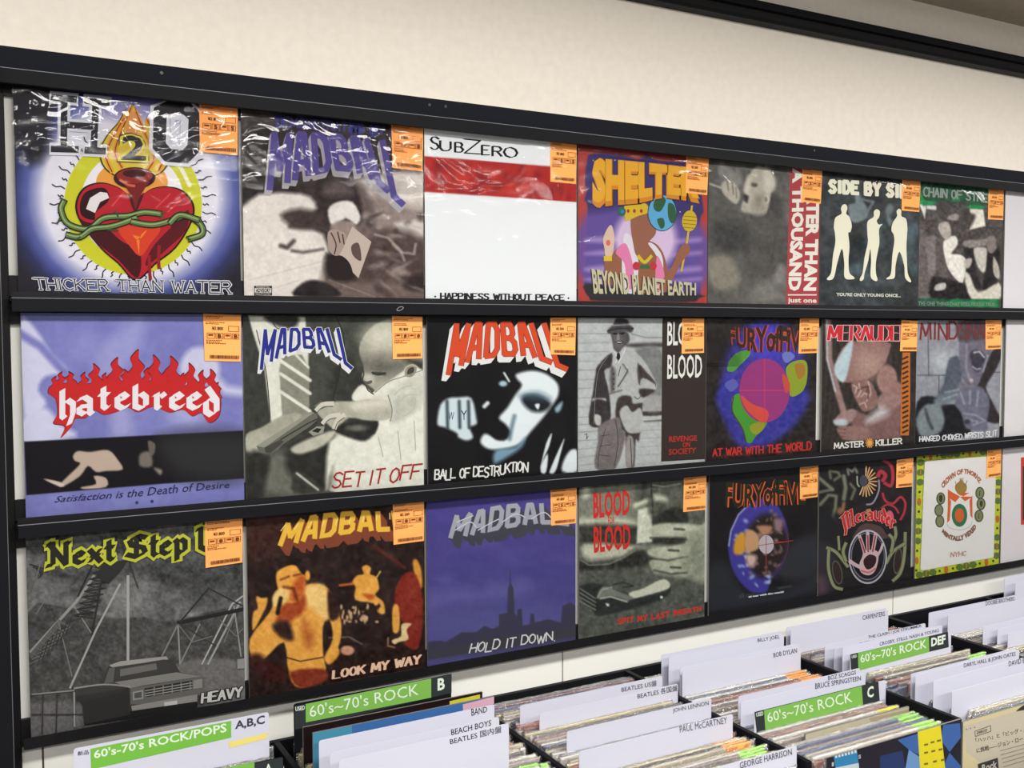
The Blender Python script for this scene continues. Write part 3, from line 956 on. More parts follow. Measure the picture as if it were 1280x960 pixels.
@cover('21')
def _(a):
    a.fill((126, 128, 190))
    a.at('A3')
    a.nz(26, 12, 31, (1, 1, .8))
    L_ = (206, 206, 230)
    a.p((100, 130, 180, 170, 260, 290, 340, 380, 230, 400, 190, 470, 230, 540, 120, 590), L_, 3)
    a.l((100, 190, 200, 250, 330, 390), 40, (128, 128, 190), 3)
    a.p((120, 600, 230, 560, 300, 640, 380, 700, 120, 740), L_, 4)
    a.p((900, 340, 960, 260, 1060, 270, 1100, 370, 1060, 430, 960, 460, 910, 420), (200, 200, 226), 4)
    a.l((1080, 420, 1130, 470, 1200, 480), 44, (196, 198, 226), 5)
    a.p((470, 280, 600, 180, 700, 100, 720, 200, 620, 380, 500, 400), (152, 154, 206), 9)
    a.e(440, 240, 70, 70, (140, 142, 200), .6)
    a.p((560, 560, 640, 560, 660, 690, 560, 700), (158, 158, 206), 8)
    a.e(930, 590, 90, 60, (166, 168, 214), .7)
    a.nz(6, 5, 32)
    a.at('P')
    a.p((30, 552, 150, 546, 306, 538, 306, 598, 200, 605, 33, 619), (22, 20, 24), .8, sm=False)
    a.at('A3')
    a.p((800, 710, 1215, 690, 1215, 910, 900, 900), (52, 52, 54), 14, .8)
    S_ = (192, 172, 156)
    a.p((365, 800, 390, 775, 450, 780, 540, 770, 590, 820, 612, 868, 530, 875, 480, 880, 440, 850, 400, 900, 320, 950, 295, 948, 340, 900, 400, 840, 375, 825), S_, 1.2)
    a.p((470, 900, 530, 910, 530, 955, 420, 965, 410, 955, 480, 940), S_, 1)
    a.p((220, 915, 300, 930, 320, 950, 290, 950), (212, 196, 180), 1)
    a.p((740, 725, 775, 740, 770, 790, 750, 790), (104, 96, 88), 1)
    a.p((700, 850, 700, 790, 750, 780, 760, 850), (120, 112, 104), 2)
    a.p((770, 860, 810, 870, 800, 895), (140, 134, 124), 2)
    R_ = (198, 40, 42)
    LK = [(275, 480, 56, 74, 1), (305, 450, 52, 66, 1), (350, 445, 60, 62, -1), (420, 460, 56, 74, 1), (475, 455, 76, 112, -1), (525, 455, 50, 66, 1), (580, 440, 84, 128, 1), (625, 440, 50, 70, -1), (682, 440, 96, 168, 1), (735, 440, 52, 76, 1), (775, 445, 80, 146, -1), (825, 450, 50, 72, 1), (862, 455, 92, 150, -1), (915, 465, 50, 76, 1), (952, 470, 74, 130, -1), (1010, 475, 60, 100, 1), (1058, 480, 66, 110, -1), (1088, 500, 40, 64, 1)]
    body = (256, 490, 300, 440, 420, 440, 680, 425, 900, 445, 1050, 460, 1098, 500, 1095, 595, 1045, 632, 1005, 585, 960, 600, 915, 568, 850, 582, 800, 563, 755, 555, 690, 580, 640, 558, 580, 580, 520, 592, 470, 570, 430, 608, 380, 612, 355, 655, 305, 705, 325, 650, 268, 635, 288, 590, 282, 520)
    for x, y, w_, h_, f_ in LK: lick(a, x, y, w_ + 7, h_ + 8, (104, 26, 36), f_)
    a.v(((pairs(body) - (670, 520)) * (1.008, 1.03) + (670, 520)).ravel(), (104, 26, 36), True)
    for x, y, w_, h_, f_ in LK: lick(a, x, y, w_, h_, R_, f_)
    a.v(body, R_, True)
    xs = [(300, 'h'), (385, 'a'), (492, 't'), (575, 'e'), (665, 'b'), (765, 'r'), (848, 'e'), (935, 'e'), (1018, 'd')]
    for i, (x, ch) in enumerate(xs):
        w_ = 76 if ch not in 'tr' else 62
        y0, y1 = 488, 562
        if ch == 'h': y0, y1 = 520, 610
        if ch == 'a': y0, y1 = 505, 590
        if ch == 'd': y0, y1 = 505, 595
        a.s(ch, (x, y0, x + w_, y0), (x, y1, x + w_, y1), 7, (232, 228, 232), nib=(11, -8), font=BLK)
    a.at('A4')
    a.t('Satisfaction is the Death of Desire', (290, 160, 640, 128, 900, 100, 1150, 88), (270, 192, 640, 166, 900, 142, 1145, 118), (44, 42, 84), 0)
    a.ve(684, 192, 8, 8, (60, 58, 110), 8)
    a.ve(760, 186, 8, 8, (60, 58, 110), 8)


@cover('22')
def _(a):
    a.fill((58, 60, 54))
    a.at('B3')
    a.p((450, 70, 1180, 70, 1180, 500, 900, 500, 760, 640, 470, 640), (70, 72, 64), 4)
    a.p((640, 320, 780, 330, 860, 420, 760, 620, 600, 620), (48, 48, 44), 8, .7)
    a.p((100, 70, 450, 80, 470, 300, 470, 700, 240, 730, 200, 400, 130, 180), (222, 222, 208), 1.2, sm=False)
    a.p((200, 70, 400, 72, 380, 150, 260, 130), (50, 50, 46), 3)
    a.p((310, 320, 430, 310, 475, 400, 475, 690, 420, 740, 310, 700, 290, 400), (138, 138, 124), 1, sm=False)
    for y in (380, 460, 570):
        a.l((300, y - 30, 480, y + 90), 20, (226, 226, 212), .8)
    a.l((395, 315, 470, 390), 14, (226, 226, 212), .8)
    # head of the child
    a.p((790, 240, 850, 150, 960, 95, 1100, 110, 1170, 200, 1180, 420, 1060, 430, 960, 500, 880, 550, 830, 500, 805, 450, 810, 380, 785, 310), (166, 164, 148), 1.2)
    a.e(940, 200, 130, 80, (206, 204, 186), .6)
    a.p((800, 330, 1060, 350, 1050, 420, 900, 440, 810, 400), (92, 90, 82), 10, .8)
    a.p((1060, 330, 1180, 350, 1180, 420, 1130, 430, 1100, 380), (66, 64, 60), 5)
    a.p((810, 430, 870, 440, 860, 490, 820, 480), (196, 192, 176), 3)
    a.l((870, 425, 940, 430), 14, (52, 50, 46), 1.5)
    a.l((830, 500, 880, 540), 8, (60, 56, 52), 1.5)
    a.p((1060, 440, 1080, 380, 1120, 370, 1140, 400, 1110, 460), (150, 146, 132), 2)
    # dress and arms
    W_ = (224, 224, 210)
    a.p((740, 560, 800, 495, 870, 540, 960, 480, 1180, 410, 1180, 1150, 600, 1150, 590, 1000, 640, 790, 880, 800, 880, 600, 760, 600), W_, 1.2)
    a.p((960, 540, 1180, 430, 1180, 620, 1000, 730, 970, 700), (206, 206, 192), 3)
    a.p((1000, 600, 1120, 560, 1130, 640, 1010, 720), (190, 190, 176), 5)
    a.p((560, 640, 640, 600, 760, 600, 950, 590, 975, 700, 850, 720, 720, 700, 640, 770, 570, 720, 520, 660), (176, 174, 158), 1.2)
    a.p((760, 600, 940, 580, 960, 640, 760, 650), (208, 206, 190), 5)
    a.p((90, 800, 180, 760, 300, 690, 400, 670, 430, 700, 300, 790, 160, 870, 90, 880), (168, 166, 150), 1.2)
    a.at('B4')
    a.p((90, 390, 200, 340, 300, 420, 200, 480, 90, 470), (180, 178, 162), 3)
    a.p((230, 480, 360, 480, 590, 560, 575, 720, 200, 735), (110, 110, 100), 8)
    a.p((360, 430, 640, 350, 600, 600, 560, 700, 350, 600), (44, 44, 40), 5)
    a.p((600, 400, 740, 380, 620, 560, 580, 700), (226, 226, 212), 3)
    a.p((360, 450, 440, 400, 600, 340, 640, 350, 560, 430, 420, 480), (188, 186, 170), 2)
    a.p((90, 480, 230, 500, 180, 735, 90, 740), (46, 46, 42), 4)
    a.p((380, 590, 450, 600, 560, 700, 380, 720), (60, 60, 54), 2)
    a.l((400, 600, 530, 700), 14, (190, 190, 178), 1)
    a.p((640, 320, 700, 290, 880, 280, 885, 340, 820, 400, 720, 380, 650, 350), (42, 42, 38), 2)
    a.e(770, 320, 60, 20, (108, 106, 98), .5)
    a.nz(7, 14, 34)
    a.nz(2.2, 9, 33)
    # the child's features
    a.at('B3')
    a.v((860, 418, 900, 424, 945, 420, 940, 432, 900, 440, 868, 432), (58, 56, 52), True)
    a.v((850, 395, 900, 400, 950, 392, 900, 408), (104, 102, 94), True)
    a.v((806, 470, 830, 476, 858, 470, 862, 484, 838, 494, 812, 488), (96, 92, 84), True)
    a.v((826, 508, 850, 512, 872, 528, 866, 546, 845, 530), (84, 78, 72), True)
    a.vl((800, 385, 812, 430, 802, 468, 815, 490, 826, 505, 836, 530, 872, 556), 7, (60, 58, 54), True)
    a.v((1062, 440, 1070, 395, 1105, 374, 1135, 385, 1130, 425, 1100, 450), (150, 146, 132), True)
    a.v((1078, 432, 1085, 400, 1112, 388, 1122, 405, 1105, 436), (70, 66, 60), True)
    a.vl((1062, 440, 1066, 396, 1104, 374, 1138, 386), 6, (196, 192, 176), True)
    a.vl((880, 545, 960, 480, 1060, 445, 1180, 405), 6, (150, 148, 138), True)
    a.vl((960, 560, 985, 650, 975, 720), 8, (150, 148, 138), True)
    for q in ((1000, 560, 1040, 520, 1110, 500), (1010, 620, 1080, 560, 1140, 560), (1060, 690, 1120, 640, 1130, 580), (900, 820, 930, 940), (1020, 780, 1040, 960), (1120, 720, 1130, 900)):
        a.vl(q, 6, (186, 186, 172), True)
    for q in ((250, 110, 280, 150, 360, 160), (150, 160, 210, 420, 235, 700), (640, 80, 690, 240, 620, 590)): a.vl(q, 5, (40, 40, 37), True)
    a.at('B4')
    # pistol
    a.v((150, 430, 480, 220, 520, 230, 530, 265, 480, 310, 230, 475, 165, 460), (104, 104, 94))
    a.v((150, 430, 480, 220, 505, 225, 200, 440), (148, 148, 134))
    a.v((200, 440, 300, 390, 320, 405, 235, 475, 205, 470), (70, 70, 64))
    a.vl((300, 390, 470, 290, 530, 262), 8, (54, 54, 50))
    a.v((470, 345, 520, 310, 570, 310, 560, 350, 500, 368), (150, 150, 138))
    a.v((490, 340, 520, 320, 550, 325, 530, 350), (40, 40, 36))
    a.v((505, 185, 550, 155, 560, 165, 530, 200), (120, 120, 110))
    for q in ((520, 210, 560, 175, 620, 170), (560, 290, 600, 250, 660, 240), (630, 320, 650, 270, 690, 240)):
        a.vl(q, 28, (206, 204, 188), True)
        a.vl(np.array(q) + (0, 16) * (len(q) // 2), 5, (96, 94, 84), True)
    a.at('B3')
    top, bot = (190, 142, 450, 142, 695, 138), (165, 420, 260, 350, 400, 285, 500, 280, 620, 320, 750, 415)
    top, bot = (205, 156, 450, 156, 688, 152), (180, 400, 260, 338, 400, 273, 500, 268, 620, 306, 735, 395)
    block(a, top, bot, (44, 52, 136), (230, 230, 228), -14, 24, 21, edge=(230, 230, 228), ew=7)
    a.at('B4')
    a.s('SET IT OFF', (625, 598, 880, 575, 1165, 545), (615, 690, 880, 662, 1150, 632), 10, (168, 42, 40), jit=.09, gap=.2, slant=.1, wid={'I': .3, ' ': .35})


@cover('23')
def _(a):
    a.fill((22, 21, 23))
    a.at('C3')
    a.nz(20, 6, 41)
    P_ = (226, 236, 238)
    a.p((670, 430, 760, 410, 850, 430, 920, 490, 925, 560, 890, 620, 830, 700, 760, 780, 700, 850, 640, 880, 560, 895, 490, 890, 445, 850, 470, 800, 520, 815, 590, 840, 630, 790, 600, 740, 560, 700, 610, 640, 660, 560, 700, 500, 670, 460), P_, 2.2)
    a.p((700, 600, 720, 560, 800, 560, 880, 610, 840, 660, 760, 660), (30, 34, 40), 3)
    a.p((780, 620, 810, 615, 800, 650), (226, 236, 238), 1)
    a.p((690, 560, 800, 540, 880, 590, 720, 580), (74, 100, 116), 5, .7)
    a.p((500, 780, 560, 750, 620, 790, 600, 830, 540, 835), (20, 20, 22), 2)
    a.l((655, 690, 640, 750, 625, 830), 16, (80, 104, 118), 3)
    a.p((540, 900, 660, 880, 720, 820, 700, 880, 600, 950, 530, 980), (120, 156, 176), 3)
    a.p((180, 720, 200, 620, 250, 580, 310, 575, 390, 580, 420, 700, 420, 740, 380, 760, 400, 820, 360, 840, 310, 820, 300, 795, 230, 760, 190, 750), (206, 222, 226), 2)
    for x in (240, 315, 372):
        a.l((x, 600, x + 4, 760), 16, (40, 52, 60), 2)
    a.e(585, 490, 26, 18, (170, 200, 210), .4)
    a.l((592, 425, 622, 475), 12, (220, 230, 232), 1)
    a.l((470, 630, 490, 610), 24, (220, 230, 232), 1.5)
    a.p((905, 640, 950, 600, 940, 650, 915, 668), (150, 180, 190), 2)
    a.p((850, 860, 885, 795, 870, 870, 840, 940, 815, 1010), (222, 232, 234), 1)
    a.p((900, 960, 960, 830, 950, 880, 910, 1010, 870, 1040), (222, 232, 234), 1)
    a.p((960, 960, 1000, 900, 1040, 910, 1040, 1030, 950, 1030), (222, 232, 234), 2)
    a.at('C4')
    a.p((820, 500, 860, 430, 850, 540, 820, 545), (222, 232, 234), 1)
    a.p((880, 540, 930, 420, 920, 500, 900, 545), (222, 232, 234), 1)
    a.p((960, 500, 1000, 420, 1040, 415, 1040, 520, 970, 520), (222, 232, 234), 2)
    a.at('C3')
    a.t('W', (250, 665, 285, 665), (246, 715, 283, 715), (24, 24, 28), .0)
    a.t('Y', (325, 655, 362, 655), (330, 715, 360, 712), (24, 24, 28), .0)
    top, bot = (285, 105, 550, 106, 900, 108), (230, 450, 350, 375, 500, 335, 650, 325, 800, 345, 990, 420)
    top, bot = (300, 122, 550, 124, 885, 124), (250, 430, 350, 360, 500, 318, 650, 308, 800, 328, 975, 400)
    block(a, top, bot, (214, 78, 44), (228, 230, 228), -28, 36, 31, edge=(120, 40, 26), ew=5)
    a.at('C4')
    a.s('BALL OF DESTRUKTION', (165, 530, 450, 512, 735, 478), (165, 588, 450, 570, 735, 535), 9, (232, 232, 226), jit=.12, gap=.12, slant=.1)


@cover('24')
def _(a):
    a.fill((182, 186, 186))
    a.at('D3')
    for y in (240, 312, 386, 458, 530, 604, 676, 750, 824):
        a.l((80, y, 330, y - 4), 5, (140, 142, 144), .6)
    a.at('D4')
    for y in (320, 380, 440, 508, 574, 640, 706):
        a.l((80, y + 12, 250, y - 4), 5, (140, 142, 142), .6)
        a.l((560, y - 2, 750, y - 16), 4, (150, 152, 152), .6)
    a.at('D3')
    a.p((480, 320, 750, 310, 750, 345, 500, 345), (72, 68, 66), 2)
    a.p((540, 365, 750, 365, 750, 740, 620, 740, 560, 500), (124, 126, 126), 3)
    a.l((510, 240, 620, 268, 750, 268), 6, (110, 112, 112), .8)
    a.p((600, 860, 750, 855, 750, 890, 600, 895), (70, 62, 60), 1)
    a.l((600, 940, 750, 930), 8, (60, 56, 54), 1)
    a.p((610, 740, 750, 740, 750, 850, 610, 850), (160, 160, 158), 2)
    # man in hat and long coat
    a.p((360, 165, 380, 120, 430, 112, 480, 130, 492, 165, 525, 195, 500, 230, 440, 210, 340, 240, 312, 215), (66, 64, 66), 1)
    a.l((355, 172, 490, 164), 9, (150, 152, 152), .8)
    a.p((345, 215, 440, 205, 485, 240, 490, 300, 440, 350, 410, 385, 370, 370, 355, 300), (82, 78, 80), 1)
    a.e(400, 300, 30, 40, (120, 116, 116), .8)
    a.p((360, 370, 410, 400, 470, 350, 560, 400, 640, 500, 705, 640, 690, 700, 580, 790, 540, 800, 500, 740, 400, 760, 330, 760, 290, 560, 340, 500), (176, 178, 178), 1)
    a.p((240, 490, 350, 390, 345, 500, 290, 540, 330, 720, 330, 960, 170, 960, 200, 700, 220, 560), (58, 54, 56), 1)
    a.p((340, 500, 380, 540, 370, 680, 340, 700), (90, 86, 86), 2)
    a.p((560, 480, 640, 560, 700, 640, 600, 590, 565, 640), (66, 58, 56), 1.2)
    a.p((570, 680, 700, 690, 600, 750), (60, 54, 52), 1.2)
    a.l((330, 720, 430, 690), 10, (90, 88, 88), 1)
    a.l((440, 480, 480, 540, 400, 660), 6, (60, 58, 58), 1)
    a.p((400, 380, 415, 430, 390, 450), (50, 48, 50), .8)
    a.l((210, 770, 290, 770), 34, (170, 168, 166), 1)
    a.at('D4')
    a.p((400, 175, 500, 160, 520, 220, 590, 215, 595, 250, 570, 510, 540, 515, 530, 720, 470, 720, 460, 480, 420, 420, 380, 330), (64, 56, 54), 1.2)
    a.p((412, 290, 470, 235, 515, 290, 580, 255, 605, 380, 595, 440, 520, 460, 460, 430), (178, 180, 178), 1)
    a.p((250, 400, 400, 330, 430, 420, 460, 480, 380, 740, 215, 735, 240, 520), (116, 110, 110), 1.2)
    a.p((470, 490, 525, 510, 520, 715, 465, 715), (150, 144, 142), 1)
    a.p((175, 390, 200, 200, 300, 200, 330, 260, 260, 390), (56, 52, 54), 1.2)
    a.p((210, 310, 260, 320, 260, 390, 220, 385), (190, 188, 186), 1)
    a.nz(6, 12, 43)
    a.nz(2.4, 12, 44)
    a.at('D3')
    a.v((352, 236, 380, 228, 396, 236, 380, 246), (36, 34, 36), True)
    a.v((410, 232, 440, 226, 455, 236, 430, 246), (36, 34, 36), True)
    a.v((395, 244, 408, 244, 412, 282, 390, 284), (134, 130, 130), True)
    a.v((376, 300, 410, 296, 440, 300, 410, 322), (44, 40, 42), True)
    a.v((385, 303, 432, 303, 410, 312), (190, 188, 186), True)
    a.vl((316, 214, 420, 196, 524, 196), 9, (46, 44, 48), True)
    a.vl((370, 380, 392, 430, 380, 470), 7, (214, 216, 216), True)
    a.vl((462, 352, 430, 420, 405, 470), 7, (214, 216, 216), True)
    a.v((395, 396, 412, 396, 416, 430, 400, 448, 388, 430), (40, 38, 42), True)
    for q in ((480, 520, 440, 600, 400, 660), (560, 470, 565, 560, 575, 650), (640, 560, 690, 620, 700, 660), (420, 500, 400, 580), (530, 740, 560, 760, 590, 720)): a.vl(q, 6, (84, 80, 80), True)
    for k in range(4): a.ve(365, 560 + k * 40, 6, 8, (50, 48, 50), 8)
    a.vl((205, 960, 235, 570, 320, 420), 5, (120, 116, 116), True)
    a.at('D4')
    for q in ((300, 420, 250, 600, 240, 730), (380, 350, 400, 520, 370, 720), (500, 500, 510, 720), (260, 480, 330, 470), (255, 560, 340, 550), (250, 630, 330, 640)): a.vl(q, 5, (76, 72, 72), True)
    a.vl((130, 470, 150, 460, 148, 505, 160, 480), 5, (90, 90, 92))
    a.at('D3')
    a.v((755, 100, 1110, 100, 1100, 1240, 745, 1260), (56, 48, 44))
    C_ = (232, 232, 224)
    a.t('BLOOD', (795, 140, 1075, 140), (792, 335, 1075, 325), C_, .015)
    a.t('BLOOD', (795, 405, 1072, 405), (792, 602, 1070, 588), C_, .015)
    a.at('D4')
    R_ = (190, 50, 40)
    a.t('REVENGE', (808, 482, 1030, 474), (808, 528, 1030, 518), R_, .02)
    a.t('ON', (915, 530, 975, 526), (915, 572, 975, 566), R_, .02)
    a.t('SOCIETY', (805, 584, 1025, 572), (805, 632, 1020, 616), R_, .02)


@cover('25')
def _(a):
    a.fill((42, 37, 36))
    a.at('E3')
    a.nz(14, 9, 51)
    a.e(550, 560, 340, 400, (66, 58, 148), .12)
    a.e(560, 300, 210, 150, (70, 66, 190), .4)
    a.e(250, 740, 70, 150, (50, 56, 170), .5)
    a.at('E4')
    a.p((200, 100, 880, 100, 800, 380, 560, 560, 350, 560, 250, 400), (60, 58, 150), 5)
    a.nz(4, 18, 52)
    a.at('E3')
    a.v((250, 530, 270, 450, 330, 390, 420, 370, 430, 410, 340, 500, 300, 540), (84, 150, 62), True)
    a.v((230, 640, 300, 600, 340, 650, 290, 700, 260, 690), (92, 96, 170), True)
    a.v((720, 520, 780, 460, 880, 460, 888, 600, 850, 700, 760, 740, 745, 640), (140, 158, 46), True)
    a.v((790, 490, 860, 480, 870, 560, 820, 600), (164, 118, 50), True)
    a.v((690, 400, 740, 380, 790, 420, 730, 470, 700, 450), (110, 120, 190), True)
    a.v((700, 190, 770, 240, 740, 300, 700, 250), (60, 130, 60), True)
    a.at('E4')
    a.v((290, 180, 340, 140, 400, 200, 560, 340, 545, 420, 480, 480, 440, 535, 400, 520, 380, 430, 320, 350, 290, 260), (72, 150, 52), True)
    a.v((430, 400, 540, 360, 540, 420, 470, 470), (146, 150, 46), True)
    a.vl((300, 170, 290, 280, 370, 420, 400, 530), 10, (80, 60, 50), True)
    a.at('E3')
    a.ve(548, 692, 202, 256, (150, 58, 120), 36)
    a.v((690, 560, 745, 620, 748, 690, 710, 700), (196, 80, 70), True)
    a.v((360, 730, 450, 800, 570, 850, 570, 930, 520, 945, 400, 840), (206, 80, 66), True)
    a.vl((548, 440, 548, 945), 6, (206, 66, 96))
    a.vl((350, 692, 748, 692), 6, (206, 66, 96))
    top, bot = (255, 175, 450, 190, 640, 165, 900, 235), (265, 320, 450, 385, 640, 385, 900, 385)
    a.t('FURYofFiVE', top, bot, (192, 76, 58), .075)
    a.t('FURYofFiVE', top, bot, (58, 42, 40), .03)
    a.at('E4')
    a.s('AT WAR WITH THE WORLD', (135, 585, 500, 562, 920, 525), (135, 640, 500, 620, 920, 588), 11, (196, 52, 46), serif=.12)
    rs = random.Random(6)
    for i in range(40):
        x = rs.uniform(135, 915)
        y = 640 - (x - 135) * .066
        a.vl((x, y, x, y + rs.uniform(4, 22)), 3.5, (150, 40, 38))


@cover('26')
def _(a):
    a.fill((50, 44, 42))
    a.at('F3')
    for i in range(14):
        x = 130 + i * 60
        a.l((x + 120, 200, x, 1400), 14, (72, 66, 56), 2, .6)
    a.l((215, 80, 225, 500, 320, 860, 400, 1130), 66, (150, 122, 118), 1.5)
    a.l((200, 80, 205, 500, 290, 840), 16, (186, 196, 202), 1.2)
    a.p((285, 560, 440, 320, 840, 320, 870, 400, 790, 580, 620, 720, 420, 750, 310, 700), (146, 112, 106), 1)
    a.e(640, 560, 150, 150, (176, 146, 134), .8)
    a.p((285, 560, 430, 325, 480, 325, 400, 720, 310, 700), (186, 204, 212), 1.5)
    a.p((460, 760, 640, 720, 740, 900, 720, 1000, 600, 1060, 520, 960), (140, 108, 102), 1.2)
    for q in ((480, 780, 520, 800, 500, 860), (540, 760, 560, 840, 530, 900), (640, 740, 670, 860, 620, 950), (560, 900, 600, 860, 640, 880), (550, 980, 600, 960, 620, 1010)):
        a.l(q, 12, (204, 178, 168), .8)
    a.l((530, 830, 640, 790, 620, 850), 8, (74, 50, 48), .8)
    a.e(840, 720, 110, 160, (156, 122, 116), .12)
    a.e(950, 860, 70, 120, (150, 116, 110), .15)
    a.e(860, 960, 130, 110, (154, 122, 118), .12)
    a.at('F4')
    a.p((470, 360, 700, 440, 880, 380, 1000, 300, 980, 600, 940, 660, 560, 670, 470, 560), (128, 96, 94), 2)
    a.p((640, 440, 760, 330, 860, 390, 740, 470, 620, 500), (196, 190, 190), 5)
    a.p((275, 480, 340, 400, 470, 350, 520, 400, 420, 520, 300, 520), (158, 130, 126), 1.2)
    a.p((275, 470, 400, 460, 400, 525, 300, 520), (190, 200, 206), 2)
    a.p((310, 550, 420, 530, 640, 560, 620, 680, 400, 680, 330, 620), (146, 112, 106), 1.5)
    for y in (560, 600, 640): a.l((330, y, 400, y + 6), 6, (84, 60, 58), .8)
    a.l((560, 120, 640, 110, 640, 240), 14, (90, 64, 60), 1)
    a.nz(3, 16, 61)
    a.at('F3')
    a.v((990, 700, 1005, 430, 1085, 430, 1085, 1000, 1070, 1310, 980, 1310), (196, 112, 44))
    for y in range(500, 1300, 52):
        a.vl((1005, y, 1060, y - 26), 22, (70, 50, 36))
    a.s('MERAUDER', (225, 140, 600, 142, 1085, 142), (215, 305, 600, 308, 1085, 308), 9, (228, 196, 196), nib=(19, 0), serif=.1, gap=.18)
    a.s('MERAUDER', (225, 144, 600, 146, 1085, 146), (215, 300, 600, 303, 1085, 303), 5, (206, 46, 56), nib=(14, 0), serif=.08, gap=.18)
    a.at('F4')
    a.s('MASTER', (278, 712, 585, 692), (278, 770, 585, 748), 13, (232, 230, 222), serif=.16)
    a.s('KILLER', (722, 682, 992, 662), (722, 740, 992, 718), 13, (232, 230, 222), serif=.16)
    for k in range(12):
        t = k * math.pi / 6
        a.vl((652, 712, 652 + 42 * math.cos(t), 712 + 50 * math.sin(t)), 12, (226, 164, 76))
    a.ve(652, 712, 22, 24, (236, 176, 84), 14)


@cover('27')
def _(a):
    a.fill((148, 150, 158))
    a.at('G3')
    a.nz(8, 12, 71)
    a.e(400, 520, 120, 110, (182, 186, 190), .7)
    for q in ((255, 100, 262, 670), (140, 672, 460, 672), (370, 680, 370, 860), (950, 640, 1030, 640)):
        a.l(q, 10, (82, 84, 92), .8)
    a.p((930, 420, 1035, 400, 1035, 480, 960, 640, 870, 800, 940, 960, 1030, 1180, 760, 1100, 740, 800), (48, 42, 44), 1.5)
    a.p((585, 330, 600, 260, 880, 260, 920, 430, 840, 640, 780, 780, 700, 800, 620, 700, 590, 560), (112, 108, 122), 1.2)
    a.p((580, 100, 880, 100, 870, 270, 590, 310), (84, 76, 82), 2)
    a.p((700, 440, 780, 400, 860, 460, 840, 560, 790, 640, 730, 590), (64, 60, 70), 1.5)
    a.l((745, 430, 800, 420, 850, 480), 16, (190, 192, 202), 1)
    a.l((730, 580, 770, 610, 810, 600), 12, (180, 182, 192), 1)
    a.l((665, 350, 660, 600, 700, 720), 14, (150, 150, 164), 2)
    a.l((890, 460, 840, 640), 10, (166, 166, 178), 1)
    a.e(715, 725, 20, 20, (196, 178, 180), .8)
    a.p((470, 520, 540, 470, 590, 500, 610, 760, 460, 900, 320, 960, 420, 760), (84, 92, 104), 1.5)
    a.p((590, 740, 700, 800, 800, 790, 900, 920, 880, 1100, 740, 1160, 620, 1100, 550, 980), (112, 108, 124), 2)
    a.at('G4')
    a.p((140, 360, 300, 300, 440, 380, 560, 400, 640, 560, 700, 700, 300, 810, 100, 800), (28, 28, 34), 1.5)
    a.p((320, 330, 600, 220, 560, 320, 400, 400), (106, 116, 124), 2)
    a.p((130, 540, 220, 400, 300, 380, 380, 380, 430, 560, 360, 700, 180, 720), (126, 136, 140), 2)
    a.l((230, 440, 260, 560, 300, 640), 26, (54, 60, 64), 2)
    a.p((540, 380, 640, 230, 800, 200, 900, 330, 880, 560, 880, 660, 660, 640, 620, 480), (108, 108, 126), 1.5)
    for q in ((640, 480, 760, 500, 860, 560), (660, 540, 780, 570), (600, 260, 640, 380), (700, 240, 700, 380), (790, 250, 770, 400), (440, 260, 580, 230), (420, 330, 560, 280), (740, 600, 840, 570)):
        a.l(q, 12, (160, 166, 180), 1.6)
    a.e(670, 570, 34, 28, (60, 60, 74), .4)
    a.nz(3.5, 18, 72)
    a.at('G3')
    a.s('MIND', (180, 120, 570, 112), (175, 290, 570, 288), 22, (128, 50, 52), jit=.05, gap=.3, wid={'I': .3})
    a.s('SNARE', (600, 115, 1020, 110), (600, 285, 1020, 280), 20, (110, 56, 60), jit=.06, gap=.2)
    a.at('G4')
    a.s('HANGED CHOKED WRISTS SLIT', (165, 730, 600, 700, 985, 662), (165, 782, 600, 752, 985, 722), 11, (226, 226, 228), jit=.08, slant=.1, gap=.25)


